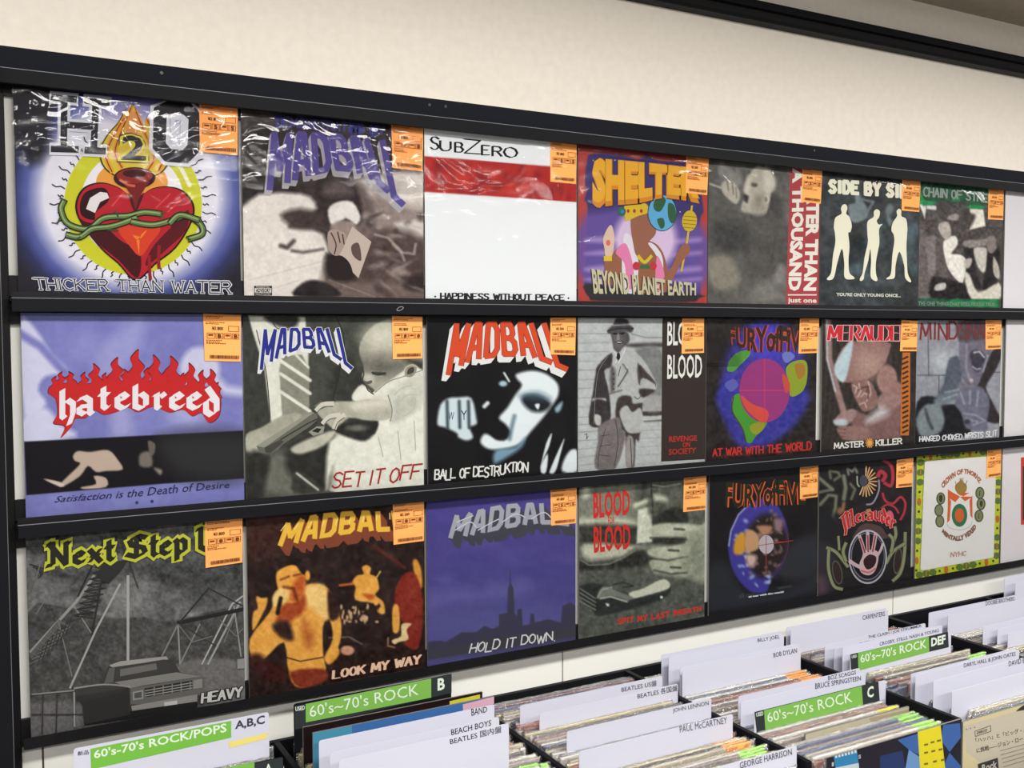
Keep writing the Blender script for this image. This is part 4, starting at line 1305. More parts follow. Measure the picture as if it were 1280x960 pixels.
@cover('31')
def _(a):
    a.fill((92, 92, 92))
    a.at('A4')
    a.g(0, 300, 0, 800, (70, 70, 71), (112, 112, 112))
    a.at('P')
    a.nz(30, 46, 81, st=.6)
    a.nz(10, 16, 82)
    a.at('A4')
    a.p((700, 520, 900, 480, 1220, 560, 1220, 680, 900, 640), (66, 66, 67), 10, .7)
    a.p((520, 640, 700, 560, 760, 640, 640, 780), (136, 135, 134), 10, .7)
    a.p((140, 560, 230, 540, 300, 620, 160, 760), (126, 126, 125), 10, .6)
    a.at('A5')
    a.p((130, 190, 360, 165, 560, 210, 720, 205, 800, 225, 900, 220, 1225, 180, 1225, 620, 150, 820), (76, 75, 74), 1.2)
    a.at('P')
    a.nz(6, 24, 83)
    a.at('A5')
    a.p((880, 440, 1225, 430, 1225, 620, 1000, 640), (112, 110, 108), 2)
    a.p((140, 640, 420, 640, 420, 740, 150, 810), (104, 102, 102), 3)
    a.nz(2.6, 22, 84)
    for q, w_, c in (((640, 0, 640, 490), 13, (172, 171, 168)), ((150, 380, 380, 130, 470, 0), 14, (150, 149, 146)), ((150, 400, 300, 230), 26, (96, 95, 93)), ((350, 560, 480, 270, 600, 40), 10, (168, 167, 164)),
                     ((290, 220, 360, 500), 6, (120, 119, 117)), ((370, 150, 460, 290), 6, (140, 139, 136)), ((1010, 440, 1160, 140, 1215, 100), 8, (176, 175, 172)), ((1040, 440, 1200, 130), 10, (160, 159, 156)),
                     ((1170, 150, 1205, 400), 7, (150, 149, 147)), ((890, 250, 900, 440), 8, (146, 145, 142)), ((900, 440, 1000, 240), 6, (140, 139, 137)), ((810, 400, 890, 240), 8, (130, 129, 127)),
                     ((890, 235, 1225, 165), 20, (40, 40, 40)), ((900, 230, 1045, 60), 8, (48, 48, 48)), ((1040, 60, 1215, 150), 8, (54, 54, 54)), ((900, 240, 1080, 350), 7, (58, 58, 58))):
        a.vl(q, w_, c)
    for i in range(11):
        y = -120 + i * 30
        a.vl((500 - i * 13, y + 16, 600 - i * 12, y), 6, (46, 46, 46))
        a.vl((500 - i * 13, y + 16, 588 - i * 12, y + 32), 5, (52, 52, 52))
        a.vl((487 - i * 13, y + 46, 600 - i * 12, y), 4, (60, 60, 60))
    for i in range(7):
        x, y = 300 - i * 24, 225 + i * 26
        a.vl((x, y, x + 50, y + 30, x - 20, y + 60), 5, (112, 111, 109))
        a.vl((x + 60, y - 30, x + 30, y + 70), 4, (54, 54, 54))
    for i in range(5): a.vl((150 + i * 16, -60 + i * 12, 240 - i * 12, -30 + i * 10), 5, (50, 50, 50))
    for q in ((890, 240, 960, 330, 1060, 300), (1100, 220, 1180, 300, 1215, 260), (1120, 330, 1170, 200), (150, 120, 200, -60), (180, 190, 250, 80)): a.vl(q, 5, (120, 119, 117))
    a.vl((560, -200, 500, 60, 460, 290), 9, (50, 50, 50))
    a.vl((600, -190, 640, -90, 690, 60), 6, (60, 60, 60))
    a.vl((390, 100, 520, -180), 8, (44, 44, 44))
    a.at('A4')
    a.v((480, 560, 520, 490, 640, 480, 600, 540, 540, 600), (50, 50, 50))
    a.at('A5')
    # pickup truck
    a.v((360, 560, 500, 535, 540, 450, 600, 425, 830, 400, 870, 430, 900, 480, 1010, 500, 1020, 590, 985, 640, 660, 690, 420, 730, 410, 640, 370, 600), (62, 61, 60))
    a.v((545, 445, 600, 425, 830, 400, 842, 415, 560, 455), (160, 158, 154))
    a.v((590, 455, 820, 415, 880, 475, 700, 500, 580, 525), (64, 63, 62))
    a.v((600, 465, 780, 435, 785, 465, 600, 500), (112, 110, 107))
    a.v((545, 460, 575, 455, 565, 530, 520, 535), (96, 95, 92))
    a.v((570, 530, 880, 480, 1010, 500, 720, 545, 650, 560), (132, 130, 126))
    a.v((650, 560, 1015, 500, 1020, 590, 700, 640, 652, 640), (104, 102, 99))
    a.v((720, 560, 960, 520, 962, 565, 730, 605), (48, 48, 47))
    for k in range(3): a.vl((725, 572 + k * 13, 960, 532 + k * 13), 4, (164, 162, 158))
    for k in range(5): a.vl((770 + k * 45, 553 - k * 7, 770 + k * 45, 597 - k * 7), 4, (150, 148, 144))
    a.v((662, 578, 715, 568, 716, 612, 664, 620), (150, 148, 144))
    a.v((670, 584, 708, 576, 708, 606, 672, 611), (86, 85, 83))
    a.v((965, 520, 1010, 512, 1010, 556, 965, 562), (140, 138, 135))
    a.v((655, 648, 985, 590, 985, 625, 660, 672), (142, 140, 137))
    a.v((820, 630, 885, 620, 885, 648, 822, 660), (196, 194, 190))
    a.v((420, 700, 660, 672, 985, 625, 985, 660, 420, 745), (34, 34, 34))
    a.v((375, 600, 640, 556, 650, 690, 420, 740, 418, 650), (50, 49, 49))
    a.vl((370, 560, 520, 540, 650, 552), 8, (150, 148, 145), True)
    a.vl((370, 580, 372, 750), 9, (150, 149, 147))
    a.vl((160, 590, 370, 570), 7, (140, 139, 137))
    for x in (215, 285): a.vl((x, 590, x - 5, 790), 6, (58, 57, 57))
    a.vl((160, 690, 420, 690), 6, (58, 57, 57))
    a.v((1185, 415, 1225, 410, 1225, 460, 1185, 462), (150, 149, 147))
    # lettering
    a.at('A4')
    spec = [('N', 232, 340, 398, 510), ('e', 365, 430, 440, 495), ('x', 440, 510, 425, 490), ('t', 520, 580, 412, 480), ('S', 632, 730, 362, 465), ('t', 745, 795, 388, 458), ('e', 800, 860, 390, 450), ('p', 868, 930, 378, 445), ('U', 975, 1065, 322, 430)]
    for col, wd, nb in (((196, 200, 62), 40, (8, -6)), ((44, 42, 38), 9, (9, -7))):
        for ch, x0, x1, y0, y1 in spec:
            if ch in 'NSU': y0 = y1 - (y1 - y0) * .68
            a.s(ch, (x0, y0, x1, y0 - 4), (x0, y1, x1, y1 - 4), wd, col, nib=nb, font=BLK)
    a.at('A5')
    for col, wd in (((36, 36, 36), 17), ((206, 204, 200), 7)):
        a.s('HEAVY', (1012, 585, 1208, 552), (1008, 632, 1205, 600), wd, col, serif=.15, nib=(3, 0))


@cover('32')
def _(a):
    a.fill((44, 30, 26))
    a.at('B5')
    a.nz(18, 14, 91, (1.3, .8, .6))
    a.l((880, 310, 1060, 440), 14, (110, 48, 34), 3)
    a.p((80, 110, 330, 100, 300, 300, 90, 380), (66, 36, 28), 10, .8)
    O1, O2, O3 = (236, 170, 74), (196, 96, 40), (246, 206, 128)
    # drummer
    a.p((760, 560, 740, 530, 770, 490, 810, 480, 800, 440, 830, 425, 855, 445, 850, 480, 890, 500, 905, 570, 880, 610, 930, 650, 940, 720, 900, 720, 870, 660, 760, 640), O1, 1.2)
    a.p((800, 600, 880, 610, 850, 640), O2, 1.5)
    a.l((665, 550, 740, 540), 14, O2, 1)
    a.l((890, 500, 912, 465), 7, O3, .8)
    # drums
    for i in range(60):
        rs = random.Random(i)
        a.e(rs.uniform(670, 910), rs.uniform(670, 780), rs.uniform(5, 12), rs.uniform(8, 20), (216, 178, 134) if i % 2 else (40, 22, 20), .5, .9)
    a.at('B6')
    a.l((600, 380, 720, 375, 800, 420), 8, (120, 110, 96), 1)
    a.e(710, 458, 42, 30, (206, 150, 120), .2)
    # bass player, red shirt
    a.p((1000, 160, 1040, 60, 1100, 0, 1150, 80, 1175, 200, 1150, 440, 1060, 420, 1060, 300, 1020, 220), (128, 42, 30), 1.5)
    a.at('B5')
    a.p((1115, 400, 1140, 395, 1165, 460, 1170, 560, 1140, 560, 1120, 470), (222, 150, 60), 1.5)
    a.p((1000, 620, 1020, 540, 1060, 480, 1120, 470, 1160, 560, 1170, 700, 1060, 780, 1030, 700), (134, 44, 30), 1.5)
    a.at('B6')
    a.p((990, 190, 1025, 190, 1030, 330, 990, 340), O1, 1.2)
    a.p((985, 395, 1040, 370, 1040, 310, 1060, 290, 1105, 295, 1075, 330, 1085, 390, 1030, 405, 1000, 420), (230, 204, 150), 1)
    a.l((960, 380, 960, 430, 1000, 440), 8, (170, 120, 90), 1)
    # backing singer left
    a.at('B5')
    a.p((150, 620, 215, 620, 210, 680, 190, 720, 150, 800, 125, 820, 130, 720, 160, 690), O1, 1.2)
    a.p((160, 560, 200, 550, 230, 600, 210, 625, 165, 620), (30, 26, 24), 1.2)
    # singer
    a.p((440, 560, 520, 540, 590, 570, 640, 680, 670, 760, 665, 900, 600, 1010, 570, 990, 620, 880, 600, 760, 560, 800, 560, 960, 570, 1100, 420, 1180, 350, 1100, 320, 900, 200, 1000, 130, 1010, 110, 880, 230, 720, 260, 660, 330, 640, 400, 640), O1, 1.2)
    a.p((450, 560, 560, 550, 600, 640, 580, 760, 500, 700, 440, 640), O3, 4)
    a.p((330, 660, 440, 600, 450, 700, 360, 780, 350, 880, 270, 830, 280, 720), (168, 74, 34), 3)
    a.p((250, 790, 340, 770, 380, 870, 340, 890, 270, 840), (46, 26, 22), 3)
    a.p((440, 760, 500, 860, 480, 940, 440, 880), (180, 96, 40), 6)
    a.p((280, 560, 275, 470, 330, 430, 420, 430, 450, 500, 440, 600, 400, 650, 320, 650), O1, 1.2)
    a.p((400, 500, 450, 500, 440, 610, 380, 650, 360, 600), O2, 3)
    a.p((285, 460, 310, 410, 380, 380, 440, 400, 460, 470, 430, 480, 380, 420, 300, 450), (36, 24, 22), 1.2)
    a.l((300, 515, 350, 495), 10, (110, 54, 30), 1.5)
    a.l((380, 490, 420, 480), 10, (110, 54, 30), 1.5)
    a.l((320, 560, 380, 570, 400, 640), 14, (90, 40, 26), 2)
    a.p((250, 620, 290, 570, 350, 590, 330, 650, 260, 680), O3, 1.5)
    a.l((300, 630, 280, 720), 26, (30, 24, 24), 1.2)
    a.e(465, 490, 16, 30, O1, .3)
    a.p((590, 580, 650, 660, 660, 740, 600, 760), (50, 26, 22), 2)
    a.at('B6')
    a.p((170, 480, 240, 540, 330, 560, 340, 640, 180, 620, 110, 500), (60, 26, 22), 4)
    a.p((360, 590, 560, 570, 580, 640, 420, 690), (136, 56, 36), 2)
    a.l((300, 420, 330, 500, 420, 525, 560, 500), 7, (50, 26, 22), .8)
    a.p((570, 500, 640, 430, 660, 480, 600, 545), O1, 1.5)
    a.nz(5, 18, 93)
    a.nz(2.4, 12, 92)
    a.at('B5')
    top, bot = (330, 152, 440, 128, 560, 104, 730, 90, 900, 84, 1060, 76), (275, 320, 450, 290, 570, 262, 740, 235, 900, 224, 1090, 220)
    top, bot = (345, 170, 440, 146, 560, 122, 730, 108, 900, 102, 1050, 94), (298, 300, 450, 270, 570, 243, 740, 216, 900, 206, 1070, 202)
    block(a, top, bot, (238, 192, 70), (134, 70, 48), 44, 60, 28, 8, edge=(200, 126, 46), ew=6)
    a.at('B5')
    for k in range(9): a.vl((330 + k * 80, 175 - k * 9, 300 + k * 84, 215 - k * 9), 5, (252, 226, 140))
    a.at('B6')
    for col, wd, nb in (((96, 40, 30), 11, (8, -2)), ((240, 206, 176), 5, (6, -1))):
        a.s('LOOK MY WAY', (625, 582, 850, 540, 1160, 485), (622, 632, 850, 592, 1155, 538), wd, col, nib=nb, serif=.1)


@cover('33')
def _(a):
    a.fill((78, 70, 140))
    a.at('C5')
    a.g(0, 0, 0, 900, (76, 68, 140), (84, 80, 140))
    a.at('P')
    a.nz(40, 9, 101, (1, 1, .9), st=.5)
    a.at('C5')
    a.p((130, 500, 330, 460, 460, 480, 500, 430, 620, 440, 700, 400, 760, 470, 560, 540, 300, 570, 130, 600), (98, 94, 158), 8, .8)
    a.p((130, 640, 400, 580, 820, 560, 1030, 620, 1030, 720, 130, 760), (90, 88, 146), 10, .7)
    a.e(230, 420, 60, 40, (88, 82, 150), .8)
    a.nz(4, 4, 103)
    S_ = (62, 60, 78)
    a.p((120, 800, 200, 790, 230, 800, 330, 740, 420, 740, 470, 700, 520, 720, 560, 700, 560, 630, 610, 620, 615, 470, 625, 440, 629, 350, 634, 440, 650, 470, 655, 620, 670, 640, 675, 600, 700, 595, 705, 700, 750, 690, 755, 630, 775, 625, 780, 680, 860, 660, 940, 680, 950, 580, 1000, 555, 1030, 580, 1035, 760, 120, 910), S_, .9, .95, False)
    a.p((120, 860, 1035, 700, 1035, 780, 120, 910), (66, 66, 72), 4, .8)
    a.at('C4')
    top, bot = (290, 795, 420, 772, 560, 742, 700, 728, 860, 722, 975, 720), (240, 960, 420, 940, 560, 905, 700, 880, 860, 868, 1000, 880)
    top, bot = (300, 812, 420, 790, 560, 760, 700, 746, 860, 740, 965, 738), (262, 942, 420, 918, 560, 884, 700, 862, 860, 850, 985, 862)
    block(a, top, bot, (166, 168, 178), (70, 70, 80), 46, 62, 27, 8, edge=(98, 98, 108), ew=6)
    for q in ((290, 900, 380, 850, 420, 880), (430, 900, 500, 860, 560, 830), (580, 850, 660, 800, 720, 820), (760, 830, 840, 790, 900, 850), (300, 850, 400, 810)):
        a.vl(q, 6, (206, 208, 214), True)
    a.at('C5')
    a.s('HOLD IT DOWN.', (388, 812, 640, 775, 900, 735), (378, 868, 640, 830, 905, 786), 8, (222, 222, 222), jit=.14, slant=.15, gap=.2)


@cover('34')
def _(a):
    a.fill((104, 108, 96))
    a.at('D5')
    a.nz(14, 24, 111)
    a.p((90, 170, 660, 150, 640, 420, 560, 500, 90, 480), (132, 136, 120), 8, .8)
    a.p((120, 180, 170, 170, 170, 260, 120, 270), (200, 204, 182), 3)
    a.p((560, 130, 650, 130, 640, 300, 560, 300), (74, 76, 70), 6)
    a.l((540, 330, 650, 290), 36, (196, 200, 176), 2)
    a.p((90, 440, 260, 430, 480, 430, 520, 500, 100, 500), (196, 198, 176), 4)
    a.p((100, 490, 560, 500, 560, 640, 130, 660, 100, 600), (58, 58, 52), 4)
    a.p((130, 640, 560, 660, 520, 720, 180, 760), (190, 192, 170), 3)
    a.p((90, 770, 200, 800, 420, 760, 500, 700, 560, 680, 640, 720, 640, 800, 400, 860, 100, 860), (44, 44, 40), 4)
    a.l((95, 765, 170, 810, 330, 800, 440, 750, 540, 690), 8, (140, 142, 124), 1)
    a.p((560, 370, 670, 340, 680, 620, 550, 635), (206, 210, 190), 1.2, sm=False)
    a.p((660, 130, 920, 110, 960, 480, 680, 480), (86, 88, 78), 3)
    a.p((690, 240, 780, 260, 790, 300, 700, 290), (190, 194, 172), 3)
    a.p((700, 420, 830, 350, 940, 380, 950, 470, 700, 480), (48, 50, 46), 2)
    a.l((680, 170, 760, 180, 900, 160), 7, (206, 210, 194), 1)
    a.l((665, 150, 685, 480), 8, (50, 50, 46), 1)
    a.p((980, 360, 1100, 350, 1100, 480, 1000, 470), (88, 90, 82), 3)
    F_ = (172, 176, 154)
    a.p((650, 540, 690, 490, 800, 475, 960, 480, 1060, 490, 1110, 500, 1110, 960, 740, 960, 700, 900, 650, 790, 690, 750, 640, 720, 660, 680, 900, 640, 940, 590, 800, 600, 690, 590), F_, 1.5)
    a.p((700, 590, 940, 590, 900, 640, 700, 650), (46, 46, 42), 2)
    for q in ((650, 755, 800, 770, 960, 740), (690, 850, 820, 880, 950, 870), (660, 590, 800, 606)):
        a.l(q, 12, (52, 54, 48), 1.5)
    a.p((740, 500, 900, 495, 1040, 520, 900, 560, 760, 550), (204, 208, 186), 6, .8)
    a.p((700, 660, 900, 680, 1000, 720, 800, 740), (200, 204, 182), 6, .7)
    a.p((950, 620, 1100, 560, 1100, 900, 960, 900), (118, 124, 108), 12, .7)
    for x, y in ((890, 520), (845, 690), (860, 826)): a.l((x - 38, y, x + 38, y + 4), 16, (60, 62, 56), 1.2)
    a.at('D6')
    a.p((90, 330, 420, 260, 700, 300, 1095, 380, 1095, 620, 90, 810), (84, 88, 80), 4)
    a.at('P')
    a.nz(5, 24, 112)
    a.at('D6')
    a.p((90, 400, 240, 380, 360, 420, 500, 470, 530, 500, 780, 440, 820, 400, 810, 460, 720, 520, 480, 590, 240, 640, 200, 600, 90, 480), (44, 48, 46), 1.5)
    a.p((490, 455, 600, 420, 740, 350, 800, 360, 815, 400, 780, 430, 640, 470, 520, 498), (204, 206, 186), 1)
    a.p((235, 500, 330, 480, 430, 500, 480, 520, 520, 490, 420, 450, 300, 400, 250, 440), (120, 124, 114), 1.5)
    a.l((240, 490, 270, 430, 350, 410), 8, (170, 174, 160), 1)
    a.l((360, 390, 440, 370, 520, 400, 440, 410), 10, (40, 42, 40), 1)
    a.l((260, 500, 340, 485, 470, 525), 12, (190, 194, 178), 1)
    for k in range(4): a.l((95, 420 + k * 34, 220, 500 + k * 30), 6, (150, 154, 142), 1)
    a.p((300, 540, 330, 545, 320, 565), (220, 224, 212), 1)
    a.e(748, 490, 12, 12, (220, 224, 212), .3)
    a.nz(2.6, 16, 113)
    a.at('D5')
    R_ = (206, 52, 44)
    a.t('BLOOD', (200, 228, 495, 204), (203, 440, 495, 408), R_, .03)
    a.t('FOR', (320, 424, 372, 420), (320, 482, 372, 476), R_, .02)
    a.t('BLOOD', (203, 500, 500, 476), (208, 715, 500, 680), R_, .03)
    a.at('D6')
    a.s('SPIT MY LAST BREATH', (402, 664, 700, 622, 1062, 566), (400, 704, 700, 660, 1060, 596), 11, (206, 58, 50), serif=.2, gap=.5)


@cover('35')
def _(a):
    a.fill((27, 25, 27))
    a.at('E5')
    a.nz(16, 6, 121)
    a.p((740, 720, 900, 640, 970, 650, 970, 960, 600, 960), (48, 50, 56), 6)
    a.at('E6')
    a.p((100, 380, 200, 330, 290, 400, 400, 560, 700, 560, 960, 400, 960, 600, 110, 740), (44, 46, 52), 8)
    a.at('E5')
    a.p((260, 700, 290, 560, 380, 420, 500, 350, 600, 340, 690, 460, 740, 640, 700, 860, 600, 990, 560, 1090, 430, 1080, 320, 960, 270, 830), (66, 60, 150), 1.5)
    a.p((430, 560, 520, 470, 640, 470, 700, 560, 740, 680, 700, 840, 600, 960, 480, 960, 400, 800, 400, 640), (44, 34, 34), 4)
    for i in range(80):
        rs = random.Random(i * 7)
        t, r = rs.uniform(0, 6.28), rs.uniform(.2, .98)
        x, y = 500 + 230 * r * math.cos(t), 720 + 330 * r * math.sin(t)
        lf = x < 430 or y > 960
        a.e(x, y, rs.uniform(8, 26), rs.uniform(6, 18), (186, 210, 232) if lf else (150, 126, 118), .6, .6, rs.uniform(0, 3))
    a.p((300, 760, 320, 650, 390, 615, 390, 760, 330, 790), (206, 150, 52), 2)
    a.p((395, 620, 440, 590, 500, 640, 500, 740, 400, 760), (196, 152, 112), 1.5)
    a.p((490, 560, 600, 560, 600, 600, 540, 640, 500, 590), (176, 132, 100), 2)
    a.p((400, 790, 480, 800, 470, 870, 420, 880), (206, 176, 166), 3)
    a.p((630, 500, 700, 520, 670, 610, 630, 580), (140, 116, 122), 3)
    a.l((262, 720, 280, 600, 340, 470, 430, 380), 6, (200, 220, 240), 1)
    a.ve(562, 708, 60, 75, (186, 178, 184), 24)
    R_ = (160, 62, 60)
    a.vl((500, 716, 780, 676), 5, R_)
    a.vl((562, 640, 560, 950), 5, R_)
    a.v((620, 690, 740, 680, 740, 686, 625, 702), R_)
    a.vl((690, 530, 735, 640, 735, 740, 700, 840, 630, 920), 4, (120, 56, 54), True)
    top, bot = (240, 205, 450, 225, 650, 185, 870, 225), (230, 415, 430, 415, 640, 400, 880, 390)
    a.t('FURYofFiVE', top, bot, (222, 94, 50), .075)
    a.t('FURYofFiVE', top, bot, (36, 44, 30), .03)
    a.at('E6')
    a.t('all out', (345, 590, 470, 580), (345, 625, 470, 612), (84, 84, 88), 0)
    a.t('at war with the world', (420, 606, 700, 566), (420, 622, 700, 582), (226, 228, 232), .05)
    a.t('against', (650, 530, 765, 514), (650, 562, 765, 546), (84, 84, 88), 0)


@cover('36')
def _(a):
    a.fill((38, 34, 36))
    a.at('F5')
    a.nz(6, 10, 131)
    a.at('F6')
    a.p((100, 300, 260, 380, 360, 760, 100, 860), (50, 46, 54), 5)
    a.p((100, 700, 180, 700, 200, 840, 110, 880), (100, 76, 86), 5, .7)
    a.at('F5')
    G_ = (122, 126, 106)
    for q, w_ in (((120, 320, 260, 440), 34), ((120, 470, 260, 440), 22), ((130, 600, 220, 500, 300, 510, 290, 640, 260, 730, 300, 790), 30), ((240, 320, 230, 240, 320, 260, 340, 300, 280, 340), 22), ((430, 280, 420, 220, 470, 250, 500, 210, 520, 260), 18), ((380, 300, 400, 420, 380, 540), 40), ((450, 380, 500, 440, 460, 540), 22)):
        a.l(q, w_, G_ if w_ > 20 else (150, 154, 148), 1.5)
    a.e(340, 670, 34, 40, (128, 98, 70), .4)
    a.l((380, 590, 370, 660), 34, (142, 110, 74), 1.5)
    a.p((100, 720, 330, 740, 300, 960, 100, 960), (34, 34, 38), 6)
    # golden shell
    for k in range(13):
        t = -1.5 + k * .3
        x, y = 610 + 92 * math.cos(t), 355 + 130 * math.sin(t)
        a.v((610 + 40 * math.cos(t - .1), 355 + 50 * math.sin(t - .1), x + 22 * math.cos(t - .3), y + 22 * math.sin(t - .3), 610 + 128 * math.cos(t), 355 + 165 * math.sin(t), x + 22 * math.cos(t + .3), y + 22 * math.sin(t + .3), 610 + 40 * math.cos(t + .1), 355 + 50 * math.sin(t + .1)), (206, 156, 96) if k % 2 else (222, 184, 136), True)
    a.ve(590, 350, 42, 62, (70, 74, 84), 20)
    a.vl((520, 300, 525, 380, 545, 410), 16, (150, 164, 140), True)
    R_ = (176, 58, 72)
    for q, w_ in (((800, 130, 880, 190, 900, 300, 880, 400, 810, 370), 42), ((740, 300, 770, 250, 820, 290, 790, 350), 50), ((790, 480, 820, 560, 900, 590, 980, 520, 1030, 580, 1020, 680, 980, 760), 30), ((780, 640, 840, 600, 920, 630, 960, 690), 26)):
        a.vl(q, w_, (120, 36, 48), True)
        a.vl(q, w_ * .66, R_, True)
    a.ve(865, 740, 44, 76, (214, 92, 112), 20)
    a.vl((750, 340, 750, 450, 690, 580, 620, 600), 18, (140, 140, 156), True)
    a.vl((640, 660, 660, 760), 50, (182, 132, 84), True)
    # pot and ring
    a.v((500, 900, 560, 820, 640, 800, 760, 830, 820, 900, 830, 960, 500, 960), (88, 66, 66), True)
    a.at('F6')
    for q in ((200, 380, 300, 430, 420, 580), (220, 400, 215, 600, 270, 780, 360, 820), (320, 260, 330, 400), (400, 330, 370, 420, 400, 520), (1030, 220, 1020, 460, 980, 640, 900, 730), (1030, 330, 900, 420, 830, 540), (920, 160, 930, 240, 900, 330), (860, 240, 900, 300, 880, 420)):
        a.vl(q, 42 if len(q) > 5 else 34, (76, 80, 62), True)
        a.vl(q, 28 if len(q) > 5 else 22, (140, 144, 108), True)
    a.ve(308, 640, 52, 130, (92, 96, 76), 24, -.2)
    a.ve(308, 640, 42, 116, (54, 40, 42), 24, -.2)
    a.ve(950, 520, 46, 140, (92, 96, 76), 24, .12)
    a.ve(950, 520, 36, 124, (54, 40, 42), 24, .12)
    a.ve(630, 475, 204, 288, (178, 180, 190), 40)
    a.ve(630, 475, 190, 270, (52, 50, 58), 40)
    a.ve(630, 470, 178, 252, (120, 120, 130), 40)
    a.ve(632, 468, 170, 242, (34, 30, 34), 40)
    Hn = (204, 176, 180)
    a.vl((600, 440, 570, 330, 542, 252), 34, Hn)
    a.vl((635, 430, 630, 320, 630, 215), 34, Hn)
    a.vl((680, 430, 700, 330, 715, 230), 38, Hn)
    a.vl((730, 470, 770, 400, 790, 340), 26, Hn)
    a.vl((580, 600, 500, 560, 440, 520), 38, Hn, True)
    a.v((570, 480, 600, 410, 720, 410, 745, 480, 710, 620, 640, 670, 560, 640, 540, 560), Hn, True)
    for q in ((600, 430, 575, 350, 548, 280), (635, 420, 630, 250), (682, 420, 712, 250)):
        a.vl(q, 16, (150, 60, 64))
    a.v((590, 500, 650, 450, 720, 480, 700, 570, 630, 610, 590, 560), (56, 36, 40), True)
    a.vl((560, 620, 640, 640, 710, 600), 20, (206, 110, 120), True)
    a.at('F5')
    for ch, x0, y0, x1, y1, xb0, yb0, xb1, yb1 in (('M', 345, 770, 480, 700, 380, 900, 490, 820), ('e', 500, 712, 548, 690, 510, 790, 560, 775), ('r', 560, 690, 600, 680, 570, 770, 610, 765), ('a', 615, 680, 680, 675, 620, 762, 685, 760), ('u', 695, 670, 765, 670, 695, 760, 765, 770), ('d', 775, 690, 830, 705, 770, 780, 820, 800), ('e', 830, 715, 870, 740, 820, 800, 860, 830), ('r', 875, 750, 925, 780, 860, 830, 900, 860)):
        a.s(ch, (x0, y0, x1, y1), (xb0, yb0, xb1, yb1), 14, (226, 190, 180), nib=(10, -6), font=BLK)
        a.s(ch, (x0, y0, x1, y1), (xb0, yb0, xb1, yb1), 8, (198, 42, 44), nib=(9, -6), font=BLK)


@cover('37')
def _(a):
    a.fill((190, 202, 50))
    a.at('G5')
    a.nz(1.5, 20, 141)
    rs = random.Random(5)

    def edge(k, t):
        tl, tr, br, bl_ = (160, 165), (1030, 88), (1000, 1295), (105, 1460)
        c = [tl, tr, br, bl_]
        p0, p1 = c[k], c[(k + 1) % 4]
        cx, cy = 575, 740
        x, y = p0[0] + (p1[0] - p0[0]) * t, p0[1] + (p1[1] - p0[1]) * t
        return x + (cx - x) * .045, y + (cy - y) * .035
    for k in range(4):
        for i in range(12):
            t = (i + .5) / 12
            x, y = edge(k, t)
            if (i // 3) % 2: a.ve(x, y, 40, 36, (96, 120, 60), 8)
            else: a.ve(x, y, 12, 14, (60, 66, 40), 8)
            if i % 6 == 1: a.ve(x, y, 20, 40, (200, 104, 56), 10)
            if i % 6 == 4: a.vl((x, y - 28, x, y + 28), 10, (196, 120, 60))
    a.v((240, 222, 960, 168, 975, 180, 948, 1235, 935, 1248, 190, 1385, 168, 1375, 215, 235), (228, 226, 222))
    B_ = (172, 104, 72)
    a.t('CROWN OF THORNZ', (385, 470, 450, 390, 560, 320, 660, 305, 760, 350, 820, 425), (408, 520, 470, 450, 560, 380, 660, 360, 750, 405, 796, 468), B_, .07)
    O_, G_ = (212, 100, 50), (56, 116, 82)
    a.v((540, 480, 590, 430, 600, 400, 620, 440, 660, 480, 655, 540, 600, 590, 545, 540), (160, 126, 66), True)
    for q in ((540, 440, 555, 500), (590, 405, 590, 450), (620, 400, 622, 450), (665, 430, 645, 490)): a.vl(q, 7, (120, 132, 96))
    a.v((460, 520, 500, 550, 590, 600, 600, 560, 620, 600, 690, 560, 735, 490, 728, 600, 640, 650, 590, 600, 540, 660, 480, 620, 495, 650, 480, 850, 452, 880, 460, 700), O_)
    a.v((690, 640, 720, 590, 722, 830, 700, 800), O_)
    a.vl((450, 890, 480, 930, 590, 955, 690, 920, 720, 860), 4, (150, 150, 150), True)
    a.ve(584, 798, 82, 122, G_, 30)
    a.ve(584, 798, 48, 74, O_, 24)
    for x, y in ((385, 620), (365, 745), (375, 862), (800, 562), (812, 678), (790, 805)):
        a.ve(x, y, 48, 66, (76, 84, 62), 20)
        a.ve(x, y, 36, 54, (128, 134, 92), 20)
    a.v((368, 590, 400, 590, 398, 650, 372, 650), (56, 60, 46), True)
    a.v((800, 650, 826, 650, 824, 700, 802, 700), (70, 60, 46), True)
    a.vl((800, 540, 794, 590), 8, (56, 60, 46))
    a.vl((790, 780, 786, 830), 8, (56, 60, 46))
    a.t('MENTALLY VEXED', (410, 940, 480, 1000, 580, 1015, 680, 960, 745, 885), (395, 975, 465, 1045, 580, 1070, 700, 1010, 765, 930), (140, 100, 84), .07)
    a.at('G6')
    a.s('NYHC', (495, 512, 655, 500), (490, 560, 650, 545), 8, (190, 140, 120), serif=.12)


@cover('18')
def _(a):
    a.fill((232, 228, 232))


@cover('28')
def _(a):
    a.fill((226, 223, 224))


@cover('38')
def _(a):
    a.fill((228, 222, 224))
    a.v((1276, 572, 1310, 568, 1310, 655, 1276, 656), (196, 76, 64))
    a.v((1278.5, 583, 1310, 580, 1310, 648, 1278.5, 650), (60, 62, 52))
# ------------------------------------------------------------------ the room
ZP = 0.012                                   # face of the white cladding / backing board


def structure(name, m, b, bev=0.0):
    return tag(box_obj(name, m, b, bev=bev), kind='structure')


